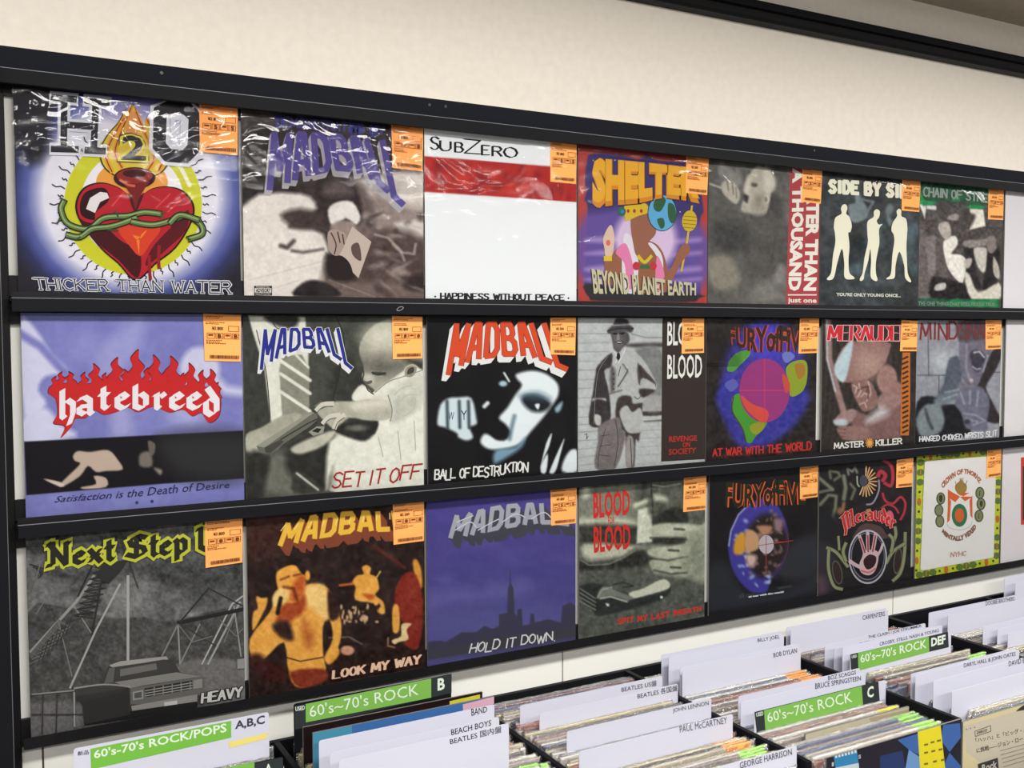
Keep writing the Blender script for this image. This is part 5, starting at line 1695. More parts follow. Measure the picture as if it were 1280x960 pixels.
structure('wall_back', M_WALL, (-1.6, 4.6, -0.445, 1.90, 0.05, 0.15))
structure('trim_1', M_BLACK, (-1.6, 4.6, -0.352, -0.336, 0.015, 0.05, ), .001)
structure('trim_2', M_BLACKER, (-1.6, 4.6, -0.336, -0.318, 0.028, 0.05))
structure('trim_3', M_BLACK, (-1.6, 4.6, -0.318, -0.310, 0.020, 0.05), .001)
structure('ceiling', M_CEIL, (-1.6, 4.6, -0.475, -0.445, -3.8, 0.15))
structure('floor', M_FLOOR, (-1.6, 4.6, 1.90, 1.94, -3.8, 0.15))
PSEAM = [-0.93, 0.015, 0.945, 1.893, 2.84, 3.79]
for i, (a0, a1) in enumerate(zip(PSEAM[:-1], PSEAM[1:])):
    nm = 'wall_lower'
    if i == 0:
        WL = structure(nm, M_WHITEPL, (-0.93, 3.79, 0.985, 1.90, 0.016, 0.05))
        WL.data.materials.clear()
        WL.data.materials.append(mat('panel_joint', (96, 78, 62), .8))
    p = box_obj('panel', M_PANEL, (a0 + .0015, a1 - .0015, 0.975, 1.899, ZP, 0.016))
    p.parent = WL

# ------------------------------------------------------------------ the display rack
RX0, RX1 = -0.075, 2.95
rack = empty('wall_display_rack', bl(1.3, 0.98, 0.0))
tag(rack, 'black metal wall rack with three shelves holding record covers face out', 'display rack')
loc = rack.location
box_obj('backing_board', M_BOARD, (RX0, RX1, -.045, 0.978, ZP, 0.04), rack)
box_obj('header_board', M_HEAD, (RX0, RX1, -0.0505, -0.016, -0.010, 0.012), rack, .0008)
for r in range(3):
    y = r * 0.3315
    yt = y - .0165 if r == 0 else y - .0205
    box_obj('rail', M_BLACK, (-0.012 if r else RX0, RX1, yt, y - .001 if r else .0045, -0.022, -0.0135), rack, .0008)
    box_obj('rail_edge_highlight', M_EDGE_HIGHLIGHT, (-0.012 if r else RX0, RX1, yt - .0007, yt + .0002, -0.0221, -0.0205), rack)  # added bead, its lighter colour stands in for light caught on the edge
    box_obj('rail_web', M_BLACKER, (-0.014, RX1, yt - .003, y + .017, 0.004, 0.011), rack)
    box_obj('rail_web', M_BLACKER, (-0.014, RX1, yt - .001, yt + .004, -0.0135, 0.011), rack)
    box_obj('rail_web', M_BLACKER, (-0.014, RX1, y + .277, y + .318, 0.004, 0.0115), rack)
    box_obj('shelf_lip', M_BLACKER, (-0.012, RX1, y + .3015 if r < 2 else .9625, y + (.3112 if r < 2 else .316), -0.0150, -0.0125), rack)
    box_obj('shelf_floor', M_BLACKER, (-0.012, RX1, y + .3135, y + (.3165 if r == 2 else .3145), -0.0145, 0.0115), rack)
box_obj('post', M_BLACK, (RX0, -0.0265, -0.016, 1.90, -0.040, 0.040), rack)
box_obj('post_inner_face', mat('brushed_dark_steel', (104, 104, 106), .45, .5, noise=.1, nscale=20), (-0.0265, -0.0255, -0.014, 1.90, -0.038, 0.012), rack)
box_obj('post_inner_face', M_BLACKER, (-0.0255, -0.0135, 0.0, 1.90, 0.006, 0.0118), rack)
for px, py in ((202, 91), (537, 131), (557, 133), (1018, 188)):
    sx, sy = at(px, py, -.011)
    bm = bmesh.new()
    bmesh.ops.create_cone(bm, cap_ends=True, segments=16, radius1=.0032, radius2=.0026, depth=.0012, matrix=Matrix.Rotation(math.radians(90), 4, 'X'))
    bmesh.ops.create_cone(bm, cap_ends=True, segments=6, radius1=.0012, radius2=.0012, depth=.0014, matrix=Matrix.Rotation(math.radians(90), 4, 'X'))
    bmesh.ops.translate(bm, vec=Vector(bl(sx, sy, -.0105)) - loc, verts=bm.verts)
    fin(bm, 'screw', M_SCREW, rack)
# a small curl of tape left on the middle rail
TP = Art(-.0222)
TP.vl((496, 387, 499, 384, 503, 383.5, 504, 385.5, 500, 388, 497, 388.5, 496, 387), 0.6, (170, 170, 172), True)
lettering(TP, rack, 'tape_scrap')

# ------------------------------------------------------------------ the records on the rack
Q = {'11': [(14, 104), (298, 133), (301, 369), (25, 366)], '12': [(302, 134), (529, 158), (529, 372), (305, 370)], '13': [(531, 159), (721, 179), (720, 376), (531, 374)],
     '14': [(724, 180), (886, 197), (882, 378), (722, 376)], '15': [(888, 196), (1027, 213), (1021, 381), (883, 379)], '16': [(1029, 214), (1150, 225), (1146, 382), (1022, 381)], '17': [(1151, 225), (1255, 237), (1250, 384), (1147, 383)],
     '21': [(25, 391), (302, 393), (305, 620), (33, 644)], '22': [(306, 394), (528, 395), (530, 604), (306, 621)], '23': [(533, 396), (720, 396), (722, 588), (536, 603)], '24': [(723, 397), (881, 398), (882, 574), (722, 587)],
     '25': [(884, 398), (1023, 399), (1018, 563), (882, 573)], '26': [(1029, 400), (1147, 400), (1142, 554), (1026, 564)], '27': [(1147, 400), (1252, 401), (1249, 547), (1143, 556)],
     '31': [(31, 671), (303, 646), (306, 873), (40, 921)], '32': [(308, 645), (530, 625), (532, 831), (312, 869)], '33': [(534, 624), (720, 608), (719, 794), (534, 825)], '34': [(724, 607), (882, 594), (880, 766), (724, 796)],
     '35': [(887, 593), (1022, 582), (1021, 744), (886, 768)], '36': [(1025, 581), (1141, 568), (1138, 720), (1022, 743)], '37': [(1148, 571), (1252, 560), (1248, 702), (1142, 722)],
     '18': [(1257, 238), (1360, 248), (1355, 386), (1254, 384)], '28': [(1258, 400), (1360, 400), (1355, 537), (1255, 546)], '38': [(1254, 560), (1360, 550), (1355, 685), (1250, 703)]}
ST = {'11': (249, 129, 297, 133, 297, 194, 250, 190), '12': (489, 153, 529, 158, 528, 214, 491, 210), '13': (688, 176, 721, 179, 720, 230, 688, 227), '14': (858, 194, 886, 197, 884, 244, 857, 241),
      '15': (1003, 208, 1028, 211, 1026, 255, 1002, 252), '16': (1128, 222, 1151, 225, 1149, 265, 1127, 263), '17': (1236, 234, 1255, 236, 1254, 275, 1235, 274), '21': (254, 392, 301, 394, 301, 452, 256, 451),
      '22': (490, 395, 528, 396, 528, 448, 491, 449), '23': (688, 397, 720, 397, 719, 444, 688, 443), '24': (853, 398, 880, 398, 880, 441, 852, 442), '25': (1000, 398, 1024, 398, 1022, 441, 998, 442),
      '26': (1127, 400, 1147, 401, 1146, 439, 1125, 439), '27': (1232, 400, 1252, 400, 1251, 436, 1232, 437), '31': (256, 651, 303, 647, 303, 703, 257, 710), '32': (491, 629, 530, 625, 530, 676, 492, 681),
      '33': (688, 611, 721, 608, 720, 654, 689, 657), '34': (855, 597, 883, 594, 882, 637, 854, 640), '35': (1000, 584, 1023, 582, 1022, 621, 1000, 624), '36': (1121, 575, 1142, 572, 1140, 608, 1120, 610), '37': (1234, 563, 1252, 561, 1251, 595, 1233, 598)}
LBL = {'11': 'record sleeve with a flaming red heart wrapped in green thorns', '12': 'record sleeve with a brown-toned photo of an arm in snow and purple block letters',
       '13': 'white record sleeve with a mottled red band across the top', '14': 'red-bordered record sleeve with yellow lettering, a small globe and a crowned figure',
       '15': 'record sleeve with a grey shouting singer and a red side strip of white letters', '16': 'record sleeve with three cream standing silhouettes',
       '17': 'record sleeve with a black-and-white crowd photo between green bands', '21': 'periwinkle blue record sleeve with white blackletter in red flames',
       '22': 'black-and-white record sleeve of a baby in a white dress beside a striped tie', '23': 'black record sleeve with a pale blue face and fist under red letters',
       '24': 'record sleeve with a man in hat and long coat beside a dark brown strip', '25': 'black record sleeve with a blue and green globe behind a magenta disc',
       '26': 'dark record sleeve with a pinkish warrior under a wide conical hat', '27': 'grey record sleeve of a hooded screaming figure against metal plates',
       '31': 'grey record sleeve with pylons, a pickup truck and yellow-edged blackletter', '32': 'record sleeve with an orange-lit shirtless singer and golden letters',
       '33': 'purple record sleeve with a dark city skyline and silver letters', '34': 'greenish grey record sleeve of a hand, a glass and a pistol with red letters',
       '35': 'black record sleeve with a blue and white earth under orange angular lettering', '36': 'dark record sleeve with a pink hand in a silver ring and red swirls',
       '37': 'white record sleeve with a crest inside a yellow and green patterned border',
       '18': 'plain white record sleeve at the right end of the top shelf', '28': 'plain white record sleeve at the right end of the middle shelf',
       '38': 'white record sleeve with a red box at the right end of the bottom shelf'}
SPOT = {'1': 'top', '2': 'middle', '3': 'bottom'}
M_ORANGE = mat('orange_label_paper', (250, 172, 96), .75, .2)
GRADES = {'11': 'SS', '12': 'SB', '31': '88', '22': '88', '32': '88', '21': 'BB'}
DK = (120, 62, 30)


def sticker_art(z, q, key):
    """fine print of a price label: lines, price, grade boxes and a bar code"""
    a = Art(z)
    q = np.array(q, float).reshape(4, 2)

    def P(u, v): return (q[0] * (1 - u) + q[1] * u) * (1 - v) + (q[3] * (1 - u) + q[2] * u) * v
    def bar(u0, v0, u1, v1, c=DK): a.v(np.array([P(u0, v0), P(u1, v0), P(u1, v1), P(u0, v1)]).ravel(), c)
    rs = random.Random(int(key) * 3)
    for v in (.045, .075, .17, .20, .55, .585, .615):
        u = .06
        while u < .06 + rs.uniform(.25, .75):
            wd = rs.uniform(.02, .06)
            bar(u, v, u + wd, v + .016)
            u += wd + .018
    line = lambda v: list(np.concatenate([P(.22, v), P(.52, v)]))
    a.t('\u00a5' + rs.choice(['2 800', '3 200', '2 500', '3 800']), line(.265), line(.335), (60, 40, 28), .02)
    for u0, u1, v0, v1 in ((.66, .95, .24, .36), (.08, .3, .40, .52), (.32, .52, .40, .52), (.54, .74, .40, .52), (.76, .95, .40, .52)):
        for r_ in ((u0, v0, u1, v0 + .008), (u0, v1 - .008, u1, v1), (u0, v0, u0 + .012, v1), (u1 - .012, v0, u1, v1)): bar(*r_)
    g = GRADES.get(key, 'SS')
    for ch, u in ((g[0], .37), (g[1], .81)):
        a.t(ch, list(np.concatenate([P(u, .42), P(u + .1, .42)])), list(np.concatenate([P(u, .5), P(u + .1, .5)])), (70, 46, 30), .02)
    bar(.12, .43, .25, .46)
    bar(.58, .43, .7, .46)
    u = .14
    while u < .93:
        wd = rs.choice((.008, .012, .02))
        bar(u, .87, u + wd, .945, (90, 52, 30))
        u += wd + rs.choice((.008, .012))
    return a


FILM_MESH = {}


def film_grid(name, w, h, amp, seed, m, n=10):
    rs = np.random.RandomState(seed)
    u, v = np.meshgrid(np.linspace(0, 1, n), np.linspace(0, 1, n))
    b = -amp * np.sin(np.pi * u) ** .5 * np.sin(np.pi * v) ** .5 * (0.6 + .8 * rs.rand(n, n))
    V = np.stack([u * w, b, v * h], -1).reshape(-1, 3)
    Fc = [(j * n + i, j * n + i + 1, (j + 1) * n + i + 1, (j + 1) * n + i) for j in range(n - 1) for i in range(n - 1)]
    me = bpy.data.meshes.new(name)
    me.from_pydata(V.tolist(), [], Fc)
    for p in me.polygons: p.use_smooth = True
    me.materials.append(m)
    return me


def build_record(key):
    q = Q[key]
    w = [at(x, y) for x, y in q]
    x0, x1 = (w[0][0] + w[3][0]) / 2, (w[1][0] + w[2][0]) / 2
    row = int(key[0]) - 1
    y0 = min((w[0][1] + w[1][1]) / 2, row * .3315 + .002) if row else (w[0][1] + w[1][1]) / 2
    y1 = row * .3315 + .3133
    t = empty('record', bl((x0 + x1) / 2, y1, 0.002))
    tag(t, LBL[key], 'record', 'record covers on the %s shelf' % SPOT[key[0]])
    L = t.location
    box_obj('sleeve', M_CARD, (x0, x1, y0, y1, .0003, .0036), t)
    a = Art(0.0)
    COV[key](a)
    near = {1: 240, 2: 200, 3: 170, 4: 150, 5: 140, 6: 130, 7: 120, 8: 20}[int(key[1])]
    n = near
    X, Y = np.meshgrid(np.linspace(x0, x1, n), np.linspace(y0, y1, n))
    sx, sy = to_sheet(X.ravel(), Y.ravel(), 0.0)
    C = a.sheet(sx, sy)
    V = np.stack([X.ravel() - L.x, np.zeros(n * n) - L.y, ROW_TOP - Y.ravel() - L.z], 1)
    I = np.arange(n * n).reshape(n, n)
    Fc = np.stack([I[:-1, :-1], I[1:, :-1], I[1:, 1:], I[:-1, 1:]], -1).reshape(-1, 4)
    me = bpy.data.meshes.new('artwork')
    me.vertices.add(n * n)
    me.vertices.foreach_set('co', V.ravel())
    me.loops.add(Fc.size)
    me.loops.foreach_set('vertex_index', Fc.ravel().astype(np.int32))
    me.polygons.add(len(Fc))
    me.polygons.foreach_set('loop_start', np.arange(0, Fc.size, 4, dtype=np.int32))
    ca = me.color_attributes.new('ink', 'FLOAT_COLOR', 'POINT')
    c4 = np.ones((n * n, 4), np.float32)
    c4[:, :3] = lin(C)
    ca.data.foreach_set('color', c4.ravel())
    me.materials.append(PRINT)
    me.update()
    me.validate()
    link('artwork', me, t)
    lettering(a, t, clip=(x0, x1, y0, y1))
    zt = -(a.n * LAYER + .0004)
    if key in ST:
        sq = ST[key]
        zs = zt
        bm = bmesh.new()
        pts = [at(sq[i], sq[i + 1], zs) for i in (0, 2, 4, 6)]
        vs = [bm.verts.new(Vector(bl(x, y, zs + d)) - L) for d in (0, .0003) for x, y in pts]
        for f in ((0, 1, 2, 3), (7, 6, 5, 4), (0, 4, 5, 1), (1, 5, 6, 2), (2, 6, 7, 3), (3, 7, 4, 0)): bm.faces.new([vs[i] for i in f])
        s = fin(bm, 'price_sticker', M_ORANGE, t)
        sa = sticker_art(zs - .0001, sq, key)
        V = [(x - L.x, z - L.y, ROW_TOP - y - L.z) for x, y, z in sa.v3]
        link('sticker_print', ink_mesh('sticker_print', V, sa.fc, sa.cl), s)
    crk = key in ('11', '12')
    fm = film_grid('plastic_sleeve', x1 - x0 + .003, y1 - y0 + .001, .0022, int(key), M_FILM)
    f = link('plastic_sleeve', fm, t, (x0 - .0015 - L.x, zt - .0008 - L.y, ROW_TOP - y1 - L.z))
    if crk or key in ('14', '25'):
        hh = {'11': .095, '12': .12, '14': .02, '25': .1}[key]
        ww = (x1 - x0) * (1 if key != '25' else .3)
        fm = film_grid('film_crinkle', ww, hh, .0015, int(key) + 50, M_FILM_CRINKLED, 14)
        link('film_crinkle', fm, f, (0, -.0012, (y1 - y0) - hh))


for k in sorted(Q): build_record(k)

# ------------------------------------------------------------------ the record bins under the rack
BX = [-0.01, 0.37, 0.737, 1.092, 1.457, 1.866, 2.23, 2.60]
YB, ZB1 = 1.050, -0.498
FLOORY = 1.372
rackb = empty('record_bin_unit', bl(1.3, 1.90, -.3))
tag(rackb, 'black metal record bin under the wall rack, divided by black bars', 'record bin')
box_obj('back_rail', M_BLACK, (BX[0], BX[-1], YB, FLOORY, 0.001, 0.0115), rackb, .001)
for i, x in enumerate(BX):
    wd = .005 if i not in (5,) else .007
    box_obj('divider_bar', M_BLACK, (x - wd, x + wd, YB, YB + .028, ZB1, 0.0005), rackb, .0012)
    box_obj('divider_plate', M_BLACKER, (x - .0015, x + .0015, YB + .028, FLOORY, ZB1, 0.0005), rackb)
box_obj('bin_floor', M_BLACKER, (BX[0], BX[-1], FLOORY, FLOORY + .012, -.56, 0.0115), rackb)
box_obj('front_panel', M_BLACK, (BX[0], BX[-1], 1.16, FLOORY + .012, -.575, -.5605), rackb, .002)
box_obj('cabinet', M_BLACKER, (BX[0] + .02, BX[-1] - .02, FLOORY + .013, 1.90, -.53, 0.0), rackb)

# divider cards: key, bin, top left and top right in the photo, depth, lettering (text, four corners)
CARDS = [
    ('pops', 0, (92, 937), (336, 890), -.10, [], 'white header card with a green band reading 60s 70s rock and pops'),
    ('band', 1, (392, 936), (618, 880.5), -.20, [('BAND', (589, 886, 609, 883), (589.5, 895, 609, 890))], 'rearmost white divider card just in front of the green B sign'),
    ('beach', 1, (392.6, 949.7), (624, 896), -.25, [('BEACH BOYS', (563.6, 912, 614, 899.7), (564.5, 919.3, 614, 907))], 'middle one of three lettered white divider cards below the green B sign'),
    ('kok', 1, (393, 960), (636, 904), -.29, [('BEATLES \u56fd\u5185\u76e4', (562, 923, 627, 907), (563, 931, 627, 915.6))], 'foremost white divider card below the green B sign, ending in Japanese characters'),
    ('us', 2, (650, 882.5), (828, 844.5), -.13, [('BEATLES US\u76e4', (776.6, 858.5, 821, 850), (777, 865.5, 821, 857))], 'rearmost lettered white divider card in the bin right of the B sign'),
    ('kak', 2, (674.5, 892), (853, 853.4), -.175, [('BEATLES \u5404\u56fd\u76e4', (796.6, 866.7, 847, 856), (797, 874, 847, 863.6))], 'second lettered white divider card from the back, right of the B sign bin'),
    ('john', 2, (708.5, 914.5), (892, 872), -.27, [('JOHN LENNON', (840.6, 885.8, 885.6, 876), (841, 892.3, 886, 883))], 'third lettered white divider card from the back, between the B and C signs'),
    ('paul', 2, (723.8, 936), (916, 892.5), -.355, [('PAUL McCARTNEY', (849.4, 908, 908.8, 896), (850, 916, 909, 904))], 'fourth lettered white divider card from the back, lower left of the C sign'),
    ('george', 2, (800, 978), (996, 932), -.485, [('GEORGE HARRISON', (924.4, 953, 989.4, 935.6), (925, 961, 990, 943.5))], 'lettered white divider card cut by the bottom edge, below the C sign'),
    ('billy0', 3, (827, 816), (976, 789), -.09, [], 'blank edge of the rearmost white divider card in the C sign bin'),
    ('billy', 3, (836, 817), (980, 792), -.112, [('BILLY JOEL', (946.9, 798.5, 974.4, 793.5), (947.3, 804, 974.6, 799.4))], 'rearmost lettered white divider card in the C sign bin'),
    ('dyl0', 3, (850, 830), (998, 804), -.142, [], 'blank white divider card tight behind the second lettered one, C sign bin'),
    ('dylan', 3, (853, 833), (1001, 808), -.150, [('BOB DYLAN', (966.5, 816.3, 996, 810), (967, 822, 996.3, 816))], 'second lettered white divider card from the back in the C sign bin'),
    ('scaggs', 3, (923, 872), (1075, 835), -.285, [('BOZ SCAGGS', (1035, 845, 1070, 838), (1035.3, 850.5, 1070, 843))], 'lettered white divider card second behind the green C sign'),
    ('spring', 3, (926, 877), (1082, 841), -.315, [('BRUCE SPRINGSTEEN', (1018.8, 854.3, 1076, 844.8), (1019.2, 861.5, 1076.3, 850.3))], 'lettered white divider card directly behind the green C sign'),
    ('carp0', 4, (983, 784), (1108, 760), -.062, [], 'blank white divider card nearest the wall in the DEF sign bin'),
    ('carp', 4, (987, 787.5), (1110.5, 763), -.078, [('CARPENTERS', (1078, 769.6, 1106, 764), (1078.3, 775.2, 1106.2, 769.8))], 'wide lettered white divider card at the back of the DEF sign bin'),
    ('clash', 4, (1029, 807), (1157, 779), -.175, [('THE CLASH / JOE STRUMMER', (1085, 794.8, 1152, 780.3), (1085.3, 799.6, 1152, 784.9))], 'third lettered white divider card behind the green DEF sign'),
    ('creed', 4, (1042, 811), (1166, 783), -.20, [('CREEDENCE CLEARWATER REVIVAL', (1073, 803.5, 1162, 785.5), (1073.3, 808, 1162, 790))], 'second lettered white divider card behind the green DEF sign'),
    ('crosby', 4, (1050, 813), (1178, 781.5), -.222, [('CROSBY, STILLS, NASH & YOUNG', (1099.4, 803, 1173.5, 786), (1099.6, 808, 1173.5, 790.5))], 'lettered white divider card directly behind the green DEF sign'),
    ('oates0', 4, (1139, 841), (1270, 810), -.382, [], 'blank white divider card tight behind the lettered one in front of the DEF sign'),
    ('oates', 4, (1144.5, 842), (1274, 812), -.395, [('DARYL HALL & JOHN OATES', (1204.7, 829.3, 1269.5, 814.7), (1205, 836, 1269.5, 821))], 'first lettered white divider card in front of the green DEF sign'),
    ('bowie', 4, (1167, 849.5), (1300, 817), -.435, [('DAVID BOWIE', (1260.8, 826.5, 1295, 818.5), (1261, 833, 1295, 825))], 'second lettered white divider card in front of the DEF sign, running off the right edge'),
    ('blankb', 4, (1190, 863), (1322, 829), -.465, [], 'blank white divider card behind the cream sleeve with Japanese text'),
    ('doobie', 5, (1161, 766), (1273, 743), -.105, [('DOOBIE BROTHERS', (1231.9, 751.5, 1268, 745.6), (1232.2, 757, 1268.2, 750.5))], 'small lettered white divider card at the far right near the wall'),
    ('db2', 5, (1185, 769.5), (1295, 746), -.135, [], 'blank white divider card in front of the small lettered one at far right'),
    ('db3', 5, (1229, 785), (1345, 757), -.235, [], 'hindmost of three blank white divider cards at the right edge'),
    ('db4', 5, (1247, 787), (1362, 760), -.252, [], 'middle one of three blank white divider cards at the right edge'),
    ('db5', 5, (1260, 793), (1375, 765), -.27, [], 'foremost of three blank white divider cards at the right edge'),
    ('far1', 6, (1251, 725), (1350, 704), -.045, [], 'blank white divider card at the far right, nearest the wall'),
    ('far2', 6, (1269, 731), (1365, 709), -.075, [], 'second blank white divider card at the far right from the wall'),
]
CZ = {i: [] for i in range(7)}
CARDZ = {i: [] for i in range(7)}
SIGN_G, SIGN_D = (128, 184, 84), (52, 56, 58)


def card_board(name, x0, x1, y0, y1, z, th, m, t, r=.004):
    """upright thin board with rounded upper corners"""
    bm = bmesh.new()
    out = [(x0, y1), (x1, y1)]
    for k in range(5):
        a = math.pi / 2 * k / 4
        out.append((x1 - r + r * math.cos(a), y0 + r - r * math.sin(a)))
    for k in range(5):
        a = math.pi / 2 * k / 4
        out.append((x0 + r - r * math.sin(a), y0 + r - r * math.cos(a)))
    L = t.location
    A = [bm.verts.new(Vector(bl(x, y, z)) - L) for x, y in out]
    B = [bm.verts.new(Vector(bl(x, y, z + th)) - L) for x, y in out]
    bm.faces.new(A)
    bm.faces.new(B[::-1])
    n = len(A)
    for i in range(n): bm.faces.new((A[i], B[i], B[(i + 1) % n], A[(i + 1) % n]))
    return fin(bm, name, m, t)


def stand(name, key, b, tl, tr, z, label, cat, group, m, th=.0009):
    p, q = at(*tl, z), at(*tr, z)
    x0, x1 = max(p[0], BX[b] + .009), min(q[0], BX[b + 1] - .009)
    y0 = q[1] if name == 'divider_card' else (p[1] + q[1]) / 2
    t = empty(name, bl((x0 + x1) / 2, FLOORY, z))
    tag(t, label, cat, group)
    card_board('board', x0, x1, y0, FLOORY - .0005, z, th, m, t)
    CZ[b].append(z)
    CARDZ[b].append(z)
    return t, x0, x1, y0


for key, b, tl, tr, z, txt, label in CARDS:
    t, x0, x1, y0 = stand('divider_card', key, b, tl, tr, z, label, 'divider card', 'white divider cards in the record bins', M_WHITEPL)
    a = Art(z - .0002)
    for s, top, bot in txt:
        a.t(s, top, bot, (28, 30, 38), 0 if 'Mc' in s else .006)
    if key == 'pops':
        a.v((113, 936, 289, 901, 289, 922, 113.8, 962), (122, 190, 74))
        a.t("60's-70's ROCK/POPS", (117, 938, 283, 903.5), (117.5, 948.5, 283.6, 914.8), (232, 244, 222), .02)
        a.t('A,B,C', (293.8, 901.5, 331, 893.5), (293.8, 913.5, 331, 906.5), (66, 68, 80), .03)
        a.t('\u65b0\u54c1', (97, 939.4, 111, 937), (97, 945, 111, 942.8), (70, 70, 80), .01)
        a.v((286, 927.5, 334.4, 915.8, 334, 922.8, 286.7, 935.3), (240, 222, 128))
    lettering(a, t, 'lettering')


def header(label, b, tl, tr, z, dark, green, rest, clear=None):
    t, x0, x1, y0 = stand('section_sign', '', b, tl, tr, z, label, 'sign', 'green and black section signs in the record bins', M_WHITEPL if clear else M_BLACK, .001)
    a = Art(z - .0002)
    for q in dark: a.v(q, SIGN_D)
    a.v(green, SIGN_G)
    for s, top, bot, bold in rest: a.t(s, top, bot, (226, 238, 220), bold)
    lettering(a, t)
    return t


header('green and black sign reading 60s 70s ROCK and B', 1, (367, 882), (564, 841.5), -.06, [(368, 883, 564.5, 842, 564.5, 866, 369, 912)], (382, 880, 539, 848, 539, 872, 382.3, 903),
       [("60's~70's ROCK", (386, 882.5, 522.6, 854.2), (387.5, 896.8, 523.4, 868.3), .0), ('B', (547, 848.5, 556, 846.5), (547, 863.5, 556, 861.8), .03), ('USED', (369.2, 883.5, 381, 881.6), (369.4, 889, 381, 887), .02)])
header('green and black sign reading 60s 70s ROCK and C', 3, (943, 889.5), (1108, 851), -.345, [(943, 890, 1098, 851.5, 1099.8, 877.5, 946, 917)], (955, 887.8, 1077, 857.5, 1079, 884, 957, 916),
       [("60's~70's ROCK", (958, 890.8, 1064, 863.8), (960, 903.2, 1065.6, 877.3), .0), ('C', (1084, 859, 1092, 857), (1084, 873, 1092, 871), .03), ('USED', (945, 891, 954, 889), (945.3, 896, 954.3, 894), .02)], True)
header('green and black sign reading 60s 70s ROCK and DEF', 4, (1063, 818), (1189, 789), -.236, [(1063, 818, 1185, 789.7, 1186, 809, 1063.8, 838)], (1072.5, 816, 1161, 795.5, 1161.6, 815, 1073, 838.5),
       [("60's~70's ROCK", (1074.8, 818.6, 1158, 798.6), (1076, 828.8, 1158, 809.8), .01), ('DEF', (1164, 797.7, 1181.9, 793), (1164, 808.3, 1181.9, 804.4), .04), ('USED', (1064.5, 819.5, 1071, 818), (1064.6, 823, 1071, 821.6), .02)], True)
header('green and black sign lettered A, at the bottom left corner', 0, (215, 975), (353, 946), -.215, [(215, 976, 353.5, 946.5, 354, 975, 215, 1000)], (215, 974, 318, 952, 318, 980, 215, 998),
       [('A', (332, 955.5, 339, 954), (331, 967, 340, 965), .03)])

# sleeves in the bins whose fronts show
def front_sleeve(label, b, tl, tr, z, base, paint, extra=None, th=.004, m=M_CARD):
    p, q = at(*tl, z), at(*tr, z)
    x0, x1 = (max(p[0], BX[b] + .011), min(q[0], BX[b + 1] - .011)) if z > ZB1 else (p[0], q[0])
    y0 = (p[1] + q[1]) / 2
    t = empty('record', bl((x0 + x1) / 2, FLOORY, z))
    tag(t, label, 'record')
    box_obj('sleeve', m, (x0, x1, y0, FLOORY - .0005, z, z + th), t, .0006)
    a = Art(z - .0001)
    V = [(x0, y0), (x1, y0), (x1, FLOORY - .02), (x0, FLOORY - .02)]
    a.v3 += [(x, y, z - .0001) for x, y in V]
    a.fc.append((0, 1, 2, 3))
    a.cl.append(base)
    paint(a)
    lettering(a, t, 'artwork', clip=(x0, x1, y0, FLOORY - .02))
    f = film_grid('plastic_sleeve', x1 - x0 + .003, .32, .003, b, M_FILM)
    link('plastic_sleeve', f, t, Vector(bl(x0 - .0015, y0 + .313, z - .0016 - a.n * LAYER)) - t.location)
    CZ[b] += [z - .0035, z, z + th + .001]
    return t


def black_one(a):
    a.v((562, 876.5, 600, 868, 600, 876, 562, 885), (232, 226, 72))
    a.v((600, 868, 603, 867.5, 603, 878, 600, 880), (52, 40, 36))
    for x, y in ((495, 899), (445, 911), (535, 888)): a.ve(x, y, 4, 2, (150, 50, 40), 8)


def blue_one(a):
    a.v((578.5, 880.5, 617.5, 870.5, 617.5, 880, 579, 889.5), (240, 190, 208))
    a.v((384, 918, 440, 905, 440, 960, 384, 972), (84, 160, 190))


def dark_blue_front(a):
    B1_, B2_ = (66, 108, 178), (118, 160, 212)
    a.v((1179, 906, 1200, 904, 1201, 922, 1187, 940, 1176, 925), B1_)
    a.v((1122, 925, 1147, 917, 1151, 945, 1136, 937), B1_)
    a.v((1136, 937, 1152, 948, 1152, 965, 1131, 965), B2_)
    a.v((1187, 941, 1205, 956, 1205, 985, 1178, 960), B1_)
    a.v((1100, 945, 1128, 938, 1134, 975, 1100, 980), (40, 60, 110))
    a.v((1147, 913.8, 1175.6, 905.6, 1184, 985, 1152, 990), (242, 226, 44))
    for x, y in ((1155, 930), (1163, 927), (1171, 925), (1155, 940), (1164, 938), (1173, 936), (1155, 954), (1166, 951), (1176, 949)):
        a.v((x, y, x + 5, y - 1, x + 5, y + 1.5, x, y + 2.5), (130, 116, 40))
    a.v((1042, 941, 1071, 934, 1073, 953.5, 1044, 959.5), (52, 140, 190))
    for k in range(7): a.v((1043.5 + k * 4, 941.5 - k, 1046 + k * 4, 941 - k, 1046.5 + k * 4, 947 - k, 1044 + k * 4, 947.5 - k), (226, 230, 220))
    a.v((1044, 959.5, 1073, 953.5, 1076, 985, 1046, 990), (206, 220, 224))
    a.t('1', (1039.5, 953, 1042, 952.5), (1039.5, 958, 1042, 957.5), (210, 206, 190), .02)
    a.t('S', (1072.5, 943.5, 1076, 943), (1072.5, 948.5, 1076, 948), (200, 200, 206), .03)


